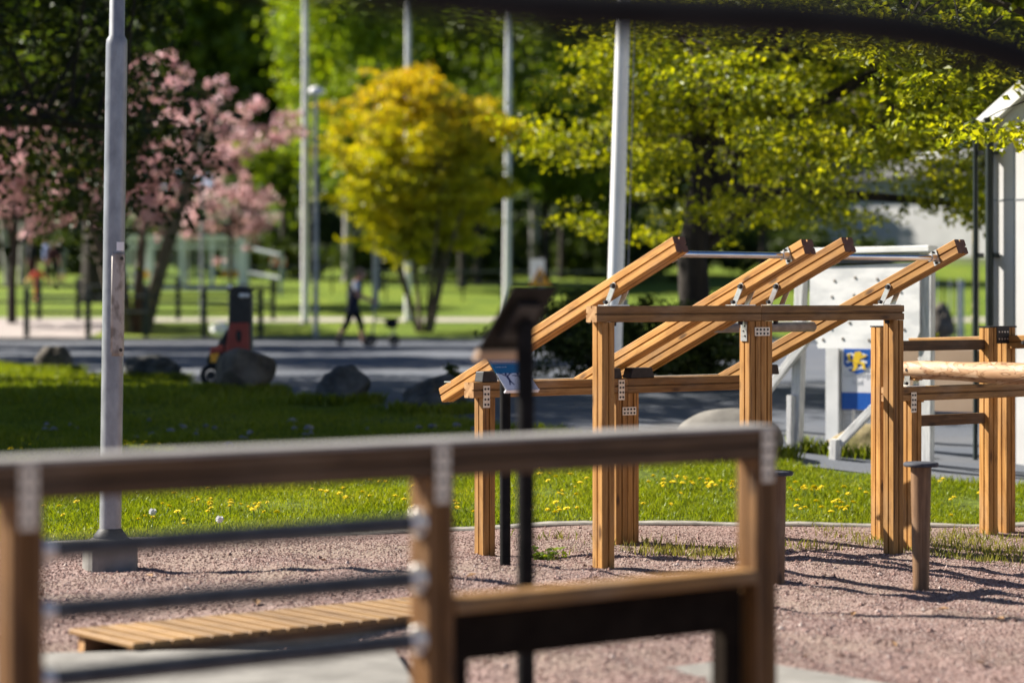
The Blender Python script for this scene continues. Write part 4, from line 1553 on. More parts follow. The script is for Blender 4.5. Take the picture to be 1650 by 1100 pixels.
for i, px in enumerate(range(-250, 2000, 165)):
    d = 158 + 6 * (i % 3)
    tree('wood_tree', ['tall dark tree in the last row of the wood', 'tall dark tree in the last row of the wood'][i % 2], 'tree', xat(px, d), d, 29 + 3 * math.sin(i * 1.7), 5.2, 5.4, 3.0, .35, 6.0, 5, 75, 120, 1.7, .62, 'leaf_dark', 'bark', 90 + i,
         'last row of trees in the wood', flat=.9, hollow=.05, twigs=False)
# undergrowth that closes the foot of the wood
for i, px in enumerate(range(-80, 1300, 120)):
    d = 116 + 3 * math.sin(i * 1.9)
    tree('bush', 'low dark bush at the foot of the wood', 'bush', xat(px, d), d, g(0, d) + 2.0 + .5 * math.sin(i * 2.7), g(0, d) + .1, 2.0, 1.2, .06, .3, 4, 26, 170, .62, .24, 'leaf_bush', 'bark', 130 + i, 'bushes at the foot of the wood', hollow=.1, twigs=False)

# bushes
d = 28.0
tree('evergreen_bush', 'dark evergreen bush under the lever beams left of the tree trunk', 'bush', xat(945, d), d, 1.62, .45, .85, .6, .04, .15, 5, 60, 260, .22, .05, 'leaf_bush', 'bark', 151, hollow=.1)
tree('evergreen_bush', 'dark evergreen bush at the foot of the linden trunk', 'bush', xat(1090, d), d, 1.55, .45, 1.0, .6, .04, .15, 5, 60, 260, .22, .05, 'leaf_bush', 'bark', 152, hollow=.1)
d = 26
tree('shrub', 'small yellow flowering shrub at the right side of the white target board', 'bush', xat(1490, d), d, 1.40, .62, .12, .14, .012, .1, 4, 12, 60, .08, .04, 'leaf_maple', 'bark', 155, hollow=.1)
tree('shrub', 'rough little bush beside the boulder left of the low timber post', 'bush', xat(735, 25), 25, .86, .42, .22, .2, .012, .05, 4, 12, 110, .1, .045, 'leaf_bush', 'bark', 157, hollow=.1)
for i, (px, d, w_, h_) in enumerate([(395, 100, 1.6, 1.9), (470, 98, 1.5, 1.5), (585, 97, 1.8, 1.7), (650, 102, 1.6, 2.2), (735, 99, 1.9, 1.6), (790, 94, 1.3, 1.4), (850, 101, 1.9, 1.9), (940, 99, 1.4, 1.5), (1030, 96, 1.7, 1.8), (1180, 100, 1.9, 2.0), (1290, 103, 1.8, 1.9), (1390, 101, 1.6, 1.5),
                                      (20, 104, 2.0, 2.0), (130, 102, 1.7, 1.8), (215, 100, 1.9, 2.3), (300, 101, 1.9, 2.1)]):
    tree('bush', 'dark shrub on the far lawn in front of the wood', 'bush', xat(px, d), d, g(0, d) + h_, g(0, d) + .05, w_, 1.0, .05, .25, 4, 24, 150, .5, .2, 'leaf_bush', 'bark', 230 + i, 'shrubs on the far lawn', hollow=.1, twigs=False, flat=.8)
for i, (px, d, lab) in enumerate([(610, 88, 'leafy young tree behind the left half of the maple'), (745, 90, 'leafy young tree behind the right edge of the maple'), (985, 92, 'leafy young tree behind the foot of the thick flagpole'), (1230, 94, 'leafy young tree between the linden trunk and the white hall'), (880, 96, 'leafy young tree above the orange warning triangle')]):
    tree('young_tree', lab, 'tree', xat(px, d), d, 11, 3.6, 2.4, 2.0, .17, 3.4, 6, 42, 170, .7, .24, 'leaf_dark' if i % 2 else 'leaf_mid', 'bark', 250 + i, hollow=.2)
# bare slender trunks at the far left
for i, (px, d, lab) in enumerate([(16, 92, 'slender grey trunked tree leaning left at the far left edge'), (36, 94, 'slender grey trunked tree beside the far left people'), (455, 100, 'slim dark trunked tree left of the leftmost flagpole'),
                                  (768, 92, 'slim tree with a dark trunk between maple and flagpole'), (905, 98, 'slim dark trunk behind the barrier boards')]):
    tree('young_tree', lab, 'tree', xat(px, d), d, 9.5, 4.6, 1.9, 1.6, .16, 4.2, 5, 26, 140, .7, .24, 'leaf_mid' if i > 1 else 'leaf_bright', 'bark_pale' if i < 2 else 'bark', 170 + i, lean=-.5 if i == 0 else .1, hollow=.2)


# ------------------------------------------------------------------ flagpoles and lamps
def flagpole(px, d, r0, r1, label, tilt=0.0, base_y=None, hh=11):
    x = xat(px, d)
    r_ = thing('flagpole', label, 'flagpole', (x, d, g(x, d)), 0, 'white flagpoles')
    r_.rotation_euler = (0, R(tilt), 0)
    b = MB()
    n_ = 8
    b.tube([(0, 0, -.2 + (hh + .2) * k / n_) for k in range(n_ + 1)], [r0 + (r1 - r0) * k / n_ for k in range(n_ + 1)], 24, 0)
    b.build('pole', 'pole_white', r_)
    b = MB()
    b.tube([(0, 0, -.1), (0, 0, .03), (0, 0, .06)], [r0 * 1.5, r0 * 1.5, r0 * 1.15], 20, 0)
    b.build('base_collar', 'concrete', r_)
    b = MB()
    b.sphere((0, 0, hh + .05), r1 * 1.5, 0, 12, 8)
    b.build('finial', 'pole_white', r_)
    b = MB()
    b.tube([(r0 + .035, 0, 1.1), (r1 + .05, -.01, hh - .2)], .006, 6, 0)
    b.build('halyard', 'cloth_grey', r_)
    b = MB()
    b.box((r0 + .02, 0, 1.1), (.04, .02, .14))
    b.build('cleat', 'galv', r_)


flagpole(986, 23.4, .083, .045, 'thick white flagpole behind the first timber lever', 1.6)
flagpole(491.5, 66, .105, .06, 'white flagpole left of the orange maple, beside the small park lamp', 0)
flagpole(657, 67, .10, .055, 'white flagpole rising behind the top of the orange maple', 0)
flagpole(816, 67.5, .105, .06, 'white flagpole crossed by leaves between the maple and the linden', .4)


def park_lamp(px, d, ztop, label, r=.045, head=.17):
    x = xat(px, d)
    z0 = g(x, d)
    r_ = thing('park_lamp', label, 'lamp post', (x, d, z0), 0, 'small park lamps')
    b = MB()
    b.tube([(0, 0, -.2), (0, 0, ztop - z0)], [r * 1.15, r * .8], 14, 0)
    b.build('pole', 'galv', r_)
    b = MB()
    h_ = ztop - z0
    b.tube([(0, 0, h_ - .02), (0, 0, h_), (0, 0, h_ + .10), (0, 0, h_ + .17), (0, 0, h_ + .20)], [.07, head, head * 1.05, head * .8, .03], 18, 0)
    b.build('lamp_head', 'lamp_white', r_)


park_lamp(509, 60, 6.6, 'park lamp with a flat white head right of the leftmost flagpole', .06)
park_lamp(325, 68, 6.45, 'thin park lamp with a small white head among the pink blossom', .045, .11)
park_lamp(605, 76, 3.7, 'grey lamp column behind the left side of the orange maple', .10, .14)


# ------------------------------------------------------------------ post and rail fences
def fence(label, pts_, hpost, rails, mat='fence_dark', pw=.13, rw=.07, cat='fence', name='rail_fence', group=None):
    x0 = sum(p[0] for p in pts_) / len(pts_)
    y0 = sum(p[1] for p in pts_) / len(pts_)
    z0 = g(x0, y0)
    r_ = thing(name, label, cat, (x0, y0, z0), 0, group)
    loc = [(p[0] - x0, p[1] - y0, g(*p) - z0) for p in pts_]
    for p in loc:
        b = MB()
        b.box((p[0], p[1], p[2] + hpost / 2 - .1), (pw, pw, hpost + .2))
        b.box((p[0], p[1], p[2] + hpost + .012), (pw * 1.15, pw * 1.15, .05), None, 0, .4)
        b.build('post', mat, r_)
    for rz_ in rails:
        for p, q in zip(loc, loc[1:]):
            b = MB()
            b.tube([(p[0], p[1] - pw * .5 - rw * .5, p[2] + rz_), (q[0], q[1] - pw * .5 - rw * .5, q[2] + rz_)], rw * .5, 8, 0)
            b.build('rail', mat, r_)
    return r_


fence('near dark green post and rail fence with two rails along the verge at left', [(xat(px, 60.5), 60.5) for px in (43, 142, 235)] + [(xat(329, 60.5), 60.5), (xat(420, 60.5), 60.5)], 1.2, (.62, 1.02), group='dark park fences')
fence('far dark green post and rail fence behind the footpath at left', [(xat(px, 68.5), 68.5 + .0 * px) for px in (-70, 63, 126, 287, 440)], 1.15, (.5, .95), group='dark park fences')
fence('long dark metal railing behind the maple and the flagpoles', [(xat(px, 80), 80) for px in range(560, 1000, 62)], 1.0, (.55, .95), pw=.06, group='dark park fences')
fence('low dark railing far back left of the walking person', [(xat(px, 86), 86) for px in range(400, 580, 45)], .95, (.5, .9), pw=.06, group='dark park fences')

# pale picket fence on the slope at the right
x0, y0 = xat(1520, 58), 58
r_ = thing('picket_fence', 'blue grey metal picket fence on the green slope left of the white building', 'fence', (x0, y0, g(x0, y0)), 0)
for k in range(-4, 3):
    b = MB()
    b.box((k * .16, 0, .75), (.03, .03, 1.5))
    b.build('picket', 'rail_grey' if k % 2 else 'fence_dark', r_)
for z in (.25, 1.35):
    b = MB()
    b.box((-.08, .03, z), (1.2, .03, .05))
    b.build('rail', 'fence_dark', r_)
b = MB()
b.box((.42, 0, .7), (.12, .12, 1.6))
b.build('post', 'rail_grey', r_)

# ------------------------------------------------------------------ glass shelter and ramp rail
d = 88
x0 = xat(318, d)
r_ = thing('glass_shelter', 'white framed glass shelter behind the pink cherry', 'shelter', (x0, d, g(x0, d)), 0)
S = d / FPX
zb0 = CZ - (466 - HY) * S - g(x0, d)
zt0 = CZ - (383 - HY) * S - g(x0, d)
b = MB()
for px, w_ in ((205, .1), (244, .16), (293, .17), (342, .14)):
    b.box(((px - 318) * S, 0, (zb0 + zt0) / 2), (w_, .1, zt0 - zb0))
for px in (205, 293, 390):
    b.box(((px - 318) * S, 1.5, (zb0 + zt0) / 2), (.1, .1, zt0 - zb0))
for py, h_ in ((385, .13), (397, .10), (465, .09)):
    z = CZ - (py - HY) * S - g(x0, d)
    b.box(((298 - 318) * S, -.002, z), (190 * S, .12, h_))
    b.box(((298 - 318) * S, 1.498, z), (190 * S, .12, h_))
b.build('frame', 'white_paint', r_)
b = MB()
b.box(((392 - 318) * S, -.1, zt0 / 2 - .0), (.30, .30, zt0 + .1))
b.build('corner_post', 'white_paint', r_)
b = MB()
b.box(((298 - 318) * S, .75, zt0 + .06), (195 * S, 1.75, .07))
b.build('roof', 'white_paint', r_)
for pa, pb_ in ((208, 243), (247, 292), (296, 341), (345, 388)):
    b = MB()
    b.box((((pa + pb_) / 2 - 318) * S, 1.5, (zb0 + zt0) / 2 - .12), ((pb_ - pa) * S - .12, .012, zt0 - zb0 - .42))
    b.build('glass_pane', 'glass', r_)
for px in (360, 378, 236):
    b = MB()
    za = CZ - (402 - HY) * S - g(x0, d)
    zc_ = CZ - (448 - HY) * S - g(x0, d)
    b.box(((px - 318) * S, .4, (za + zc_) / 2 + .14), (11 * S, .02, (za - zc_) * .72), None, 0)
    b.box(((px - 318) * S, .4, zc_ + .14), (10 * S, .021, (za - zc_) * .26), None, 1)
    b.build('poster', ['sign_white', 'amber'], r_)
# ramp hand rails
x0 = xat(428, 84)
r_ = thing('ramp_railing', 'pale sloping ramp railing right of the glass shelter', 'railing', (x0, 84, g(x0, 84)), 0)
S = 84 / FPX
for (ya, yb) in ((399, 413), (439, 450)):
    b = MB()
    za = CZ - (ya - HY) * S - g(x0, 84)
    zb1 = CZ - (yb - HY) * S - g(x0, 84)
    b.tube([((398 - 428) * S, 0, za), ((456 - 428) * S, -.6, zb1)], .075, 8, 0)
    b.build('rail', 'rail_grey', r_)
for px in (399, 455):
    b = MB()
    b.box(((px - 428) * S, 0 if px < 420 else -.6, .75), (.12, .12, 1.9 if px < 420 else 1.5))
    b.build('post', 'rail_grey', r_)

# ------------------------------------------------------------------ road works things far back


def board_barrier(px, py, d, label):
    x = xat(px, d)
    zc_ = CZ - (py - HY) / FPX * d
    z0 = g(x, d)
    r_ = thing('barrier_board', label, 'barrier', (x, d, z0), 0, 'orange barrier boards')
    b = MB()
    b.box((0, 0, zc_ - z0), (.62, .05, .34), None, 0)
    for k in (-1, 1):
        b.box((k * .2, -.028, zc_ - z0), (.12, .004, .30), Matrix.Rotation(R(25), 3, 'Y'), 1)
    b.build('board', ['orange', 'sign_white'], r_, None, .05)
    for k in (-1, 1):
        b = MB()
        b.box((k * .25, .04, (zc_ - z0) / 2), (.05, .05, zc_ - z0 + .1))
        b.build('leg', 'rail_grey', r_)


board_barrier(908, 418, 104, 'orange and white barrier board, left one of the pair')
board_barrier(937, 418, 104, 'orange and white barrier board, right one of the pair beside the flagpole')
board_barrier(1103, 428, 104, 'orange barrier board just left of the linden trunk')
board_barrier(448, 421, 96, 'orange barrier board above the end of the ramp railing')
d = 60
x = xat(870, d)
r_ = thing('warning_sign', 'orange triangular warning sign on a post behind the black sign', 'sign', (x, d, g(x, d)), 0)
zc_ = CZ - (449 - HY) / FPX * d - g(x, d)
b = MB()
tri_ = [(-.27, -.2), (.27, -.2), (0, .27)]
b.prism(tri_, -.01, .01, 0, lambda x_, y_, z_: (x_, z_, zc_ + y_))
b.prism([(-.27 * 1.08, -.215), (.27 * 1.08, -.215), (0, .295)], .011, .016, 1, lambda x_, y_, z_: (x_, z_, zc_ + y_))
b.build('plate', ['amber', 'orange_red'], r_)
b = MB()
b.prism([(-.03, -.13), (.03, -.13), (.045, .06), (0, .12), (-.045, .06)], -.014, -.0105, 0, lambda x_, y_, z_: (x_, z_, zc_ + y_))
b.build('symbol', 'sign_ink', r_)
b = MB()
b.tube([(0, .05, -.1), (0, .05, zc_ + .2)], .03, 10, 0)
b.build('post', 'galv', r_)
d = 70
x = xat(866, d)
r_ = thing('notice_board', 'white upright notice board behind the orange warning triangle', 'sign', (x, d, g(x, d)), 0)
zc_ = CZ - (436 - HY) / FPX * d - g(x, d)
b = MB()
b.box((0, 0, zc_), (.40, .05, .66))
b.build('board', 'sign_white', r_, None, .01)
b = MB()
for k in range(5):
    b.box((-.02, -.028, zc_ + .2 - .09 * k), (.24 - .03 * (k % 2), .004, .025))
b.build('lettering', 'pale_ink', r_)
for k in (-1, 1):
    b = MB()
    b.box((k * .17, .05, zc_ / 2), (.05, .05, zc_ + .2))
    b.build('leg', 'galv', r_)

# ------------------------------------------------------------------ white target board on a timber frame
dB = 20.6
SB = dB / FPX
x0 = xat(1390, dB)
z0 = g(x0, dB)
ROT = R(-38)
r_ = thing('target_board', 'white plywood ball target board on a weathered white timber frame', 'target board', (x0, dB, z0), ROT)
kx = 1 / math.cos(ROT)


def TB(px, py):
    return ((px - 1390) * SB * kx, CZ - (py - HY) * SB - z0)


b = MB()
poly = [TB(*p) for p in [(1326, 562), (1462, 560), (1472, 534), (1472, 424), (1314, 430), (1312, 532)]]
b.prism(poly, -.012, .012, 0, lambda x_, y_, z_: (x_, z_, y_))
for (px, py) in [(1350, 452), (1380, 447), (1412, 450), (1346, 478), (1378, 475), (1445, 470), (1340, 505), (1440, 500), (1333, 548), (1362, 546), (1400, 548), (1430, 545), (1455, 452), (1450, 530), (1345, 530), (1372, 520)]:
    X_, Z_ = TB(px, py)
    b.tube([(X_, -.0125, Z_), (X_, -.018, Z_)], [.015, .011], 9, 1)
b.build('board', ['board_white', 'galv_old'], r_)


def lath(name, p, q, wd, dep, y0, mat='grey_paint'):
    P_, Q_ = TB(*p), TB(*q)
    a_, c_ = Vector((P_[0], y0, P_[1])), Vector((Q_[0], y0, Q_[1]))
    timber(name, a_, c_, r_, dep, wd, mat, mat, False)


lath('top_rail', (1296, 404), (1488, 402), .05, .16, .02, 'white_paint')
lath('upper_rail', (1306, 418), (1474, 416), .07, .05, .045, 'roof_dark')
lath('frame_post', (1294, 408), (1284, 757), .09, .09, .08)
lath('frame_post', (1478, 408), (1476, 740), .075, .12, .05)
lath('strut', (1314, 540), (1228, 662), .07, .06, .0)
lath('strut', (1432, 628), (1347, 728), .07, .06, -.02)
lath('stake', (1357, 708), (1355, 776), .085, .07, -.075)
lath('leg_board', (1283, 640), (1282, 748), .06, .05, .01)

# ------------------------------------------------------------------ municipal poster on posts
dP = 21.6
SP = dP / FPX
x0 = xat(1470, dP)
z0 = g(x0, dP)
r_ = thing('poster_sign', 'blue and white municipal sign with a yellow lion crest behind the tall posts', 'sign', (x0, dP, z0), R(-33))


def PS(px, py):
    return ((px - 1470) * SP * 1.19, CZ - (py - HY) * SP - z0)


def rect(b, px0, py0, px1, py1, y0, y1, mi):
    (xa, za), (xb, zb2_) = PS(px0, py1), PS(px1, py0)
    b.box(((xa + xb) / 2, (y0 + y1) / 2, (za + zb2_) / 2), (xb - xa, abs(y1 - y0), zb2_ - za), None, mi)


b = MB()
rect(b, 1366, 561, 1582, 634, -.012, .012, 0)
rect(b, 1366, 634.2, 1582, 662, -.012, .012, 1)
b.build('panel', ['sign_white', 'deep_blue'], r_)
b = MB()
rect(b, 1452, 562, 1571, 661, -.022, -.0125, 0)
b.build('picture', 'tan', r_)
for px, mt in ((1354, 'white_paint'), (1588, 'white_paint')):
    b = MB()
    rect(b, px - 9.5, 561, px + 9.5, 780, -.05, .05, 0)
    b.build('post', mt, r_)
b = MB()
rect(b, 1366, 565, 1379, 735, .02, .09, 0)
b.build('post', 'grey_paint', r_)
# crest: blue shield with white waves and a yellow rearing lion
b = MB()


def pp(pts_, y0, y1, mi):
    b.prism([PS(*p) for p in pts_][::-1], y0, y1, mi, lambda x_, y_, z_: (x_, z_, y_))


cx_, cy_ = 1389.5, 582
pp([(cx_ - 20, cy_ - 19), (cx_ + 20, cy_ - 19), (cx_ + 20, cy_ + 6), (cx_ + 12, cy_ + 17), (cx_, cy_ + 22), (cx_ - 12, cy_ + 17), (cx_ - 20, cy_ + 6)], -.016, -.0125, 1)
for k in range(3):
    y_ = cy_ - 10 + 11 * k
    pp([(cx_ - 17, y_), (cx_ - 9, y_ - 3), (cx_ - 2, y_ + 1), (cx_ + 7, y_ - 3), (cx_ + 16, y_ + 1), (cx_ + 14, y_ + 4), (cx_ + 6, y_ + 1), (cx_ - 2, y_ + 5), (cx_ - 9, y_ + 1), (cx_ - 15, y_ + 4)], -.018, -.0165, 0)
for poly in ([(cx_ - 3, cy_ - 14), (cx_ + 5, cy_ - 15), (cx_ + 8, cy_ - 10), (cx_ + 5, cy_ - 6), (cx_ + 4, cy_ + 4), (cx_ - 2, cy_ + 7), (cx_ - 6, cy_ + 2), (cx_ - 5, cy_ - 7)],
             [(cx_ + 4, cy_ - 6), (cx_ + 13, cy_ - 10), (cx_ + 14, cy_ - 7), (cx_ + 4, cy_ - 2)], [(cx_ + 3, cy_ + 1), (cx_ + 11, cy_ + 3), (cx_ + 13, cy_ + 14), (cx_ + 9, cy_ + 14), (cx_ + 7, cy_ + 6), (cx_ + 1, cy_ + 5)],
             [(cx_ - 2, cy_ + 4), (cx_ + 2, cy_ + 9), (cx_ - 4, cy_ + 17), (cx_ - 9, cy_ + 17), (cx_ - 4, cy_ + 11), (cx_ - 6, cy_ + 5)], [(cx_ - 6, cy_ + 3), (cx_ - 13, cy_), (cx_ - 14, cy_ - 9), (cx_ - 11, cy_ - 12), (cx_ - 10, cy_ - 3), (cx_ - 5, cy_ - 1)]):
    pp(poly, -.021, -.0185, 2)
b.build('crest', ['sign_white', 'deep_blue', 'yellow'], r_)
for txt, py, sz in (('Göteborgs', 609, 9.0), ('Stad', 621, 9.0)):
    cu = bpy.data.curves.new('txt', 'FONT')
    cu.body = txt
    cu.size = sz * SP * 1.25
    cu.align_x = 'CENTER'
    cu.extrude = .0008
    to = bpy.data.objects.new('lettering_source', cu)
    me = bpy.data.meshes.new_from_object(to)
    bpy.data.objects.remove(to)
    me.materials.clear()
    me.materials.append(M['pale_ink'])
    lo = bpy.data.objects.new('lettering', me)
    COL.objects.link(lo)
    lo.parent = r_
    X_, Z_ = PS(1389.5, py)
    lo.location = (X_, -.0135, Z_)
    lo.rotation_euler = (R(90), 0, 0)

# ------------------------------------------------------------------ buildings
dW = 21.2
C0 = (xat(1597, dW), dW)
r_ = thing('white_building', 'white panelled building with dark downpipes at the right edge', 'building', (C0[0], C0[1], g(*C0)), ANG - R(90))
# local x runs along -v (to the right and nearer), local y along +u
ze = 2.98
b = MB()
b.prism([(0, -.5), (9, -.5), (9, ze), (4.5, ze + 2.9), (0, ze)], 0, 8, 0, lambda x_, y_, z_: (x_, z_, y_))
b.build('wall', 'wall_white', r_)
b = MB()
for x_ in (.26, 1.4, 2.6, 3.8, 5.0, 6.2, 7.4, 8.6):
    b.box((x_, -.002, ze / 2), (.012, .006, ze))
b.box((4.5, -.002, 2.28), (9, .006, .012))
b.build('panel_joint', 'galv', r_)
al = math.atan2(2.9, 4.5)
b = MB()
L_ = math.hypot(2.9, 4.5) + .12
for s in (-1, 1):
    cxx = 4.5 + s * (4.5 / 2 + .03)
    b.box((cxx, 4.25, ze + 1.45 + .09 - .10), (L_, 8.4, .12), Matrix.Rotation(s * al, 3, 'Y'))
b.build('roof', 'roof_dark', r_)
b = MB()
for s in (-1, 1):
    cxx = 4.5 + s * (4.5 / 2 + .03)
    b.box((cxx, -.04, ze + 1.45 - .01), (L_, .06, .13), Matrix.Rotation(s * al, 3, 'Y'))
b.build('barge_board', 'white_paint', r_)
for x_, rr_, mt in ((.06, .036, 'fence_dark'), (-.10, .022, 'fence_dark')):
    b = MB()
    b.tube([(x_, -.09, -.3), (x_, -.09, ze - .1), (x_, -.12, ze + .02)], rr_, 12, 0)
    for z in (.6, 1.8, 2.7):
        b.box((x_, -.05, z), (rr_ * 2.6, .08, .04))
    b.build('downpipe', mt, r_)
d = 27.5
x = xat(1572, d)
b = MB()
b.tube([(0, 0, -.3), (0, 0, 2.0)], [.045, .04], 12, 0)
b.tube([(0, 0, 1.95), (0, 0, 2.05)], [.04, .005], 12, 0)
o = b.build('wooden_pole', noise_mat('pale pole', (.40, .32, .16), (.55, .46, .28), 6, .7))
o.location = (x, d, g(x, d))
tag(o, 'pale yellowish wooden pole standing just left of the dark downpipes', 'pole')

d = 122
x0 = xat(1420, d)
r_ = thing('white_hall', 'long low white hall behind the linden tree', 'building', (x0, d, g(x0, d)), R(-42))
b = MB()
b.box((0, 5, 1.6), (19.5, 10, 4.2))
b.build('wall', 'wall_white', r_)
b = MB()
b.prism([(-10.2, 3.7), (10.2, 3.7), (10.2, 3.95), (-10.2, 3.95)], -.6, 11, 0, lambda x_, y_, z_: (x_, z_, y_))
b.box((0, 5, 4.3), (19.0, 9.5, .7), None, 0, .8)
b.build('roof', 'roof_dark', r_)
b = MB()
b.box((3.4, .5, 4.75), (3.2, .9, .25), Matrix.Rotation(R(20), 3, 'X'))
b.build('skylight', 'lamp_white', r_)

# ------------------------------------------------------------------ red and black parked scooter
d = 29.0
x = xat(388, d)
r_ = thing('scooter', 'red and black parked scooter with an amber lamp behind the big boulder', 'scooter', (x, d, g(x, d)), R(0))
sv = d / FPX


def SX(px, py):
    return ((px - 388) * sv, CZ - (py - HY) * sv - g(x, d))


def plate(name, pts_, y0, y1, mat, bevel=.015):
    b = MB()
    b.prism([SX(*p) for p in pts_][::-1], y0, y1, 0, lambda x_, y_, z_: (x_, z_, y_))
    return b.build(name, mat, r_, None, bevel)


plate('leg_shield', [(370, 468), (378, 463), (402, 463), (407, 475), (407, 612), (369, 612), (369, 530)], -.10, .10, 'black_metal', .03)
sh = plate('front_panel', [(371, 520), (403, 519), (405, 600), (362, 604), (366, 560)], -.155, -.101, 'red_panel', .02)
b = MB()
X_, Z_ = SX(387, 541)
b.sphere((X_, -.155, Z_), (.035, .02, .075), 0, 12, 8)
b.build('grille', 'rubber', sh)
plate('side_fairing', [(368, 528), (369, 600), (345, 592), (333, 585), (334, 574), (348, 560)], -.09, .09, 'black_metal', .03)
plate('tail_lamp', [(341, 570), (354, 568), (354, 582), (341, 584)], -.125, -.091, 'amber', .008)
plate('tail_lamp_cover', [(341, 560), (362, 556), (362, 567.5), (341, 569.5)], -.125, -.091, 'red_panel', .008)
b = MB()
X_, Z_ = SX(372, 462)
b.sphere((X_, -.12, Z_), .033, 0, 12, 8)
b.build('mirror', 'white_paint', r_)
b = MB()
(xa, za), (xb, zb_2) = SX(366, 468), SX(410, 468)
b.tube([(xa, -.05, za), ((xa + xb) / 2, .02, za + .03), (xb, -.05, za)], .018, 10, 0)
b.build('handlebar', 'black_metal', r_)
b = MB()
for q, w_ in ((392, .05), (400, .03)):
    X_, Z_ = SX(q, 476)
    b.sphere((X_, -.10, Z_), (w_, .025, .03), 0, 10, 7)
b.build('headlamp', 'lamp_white', r_)
for px in (340, 392):
    X_, Z_ = SX(px, 606)
    b = MB()
    ringp = []
    for k in range(25):
        th = 2 * math.pi * k / 24
        ringp.append((X_ + .10 * math.cos(th), 0, .13 + .10 * math.sin(th)))
    b.tube(ringp, .035, 10, 0, False)
    b.tube([(X_, -.04, .13), (X_, .04, .13)], .055, 14, 1)
    b.build('wheel', ['rubber', 'black_metal'], r_)


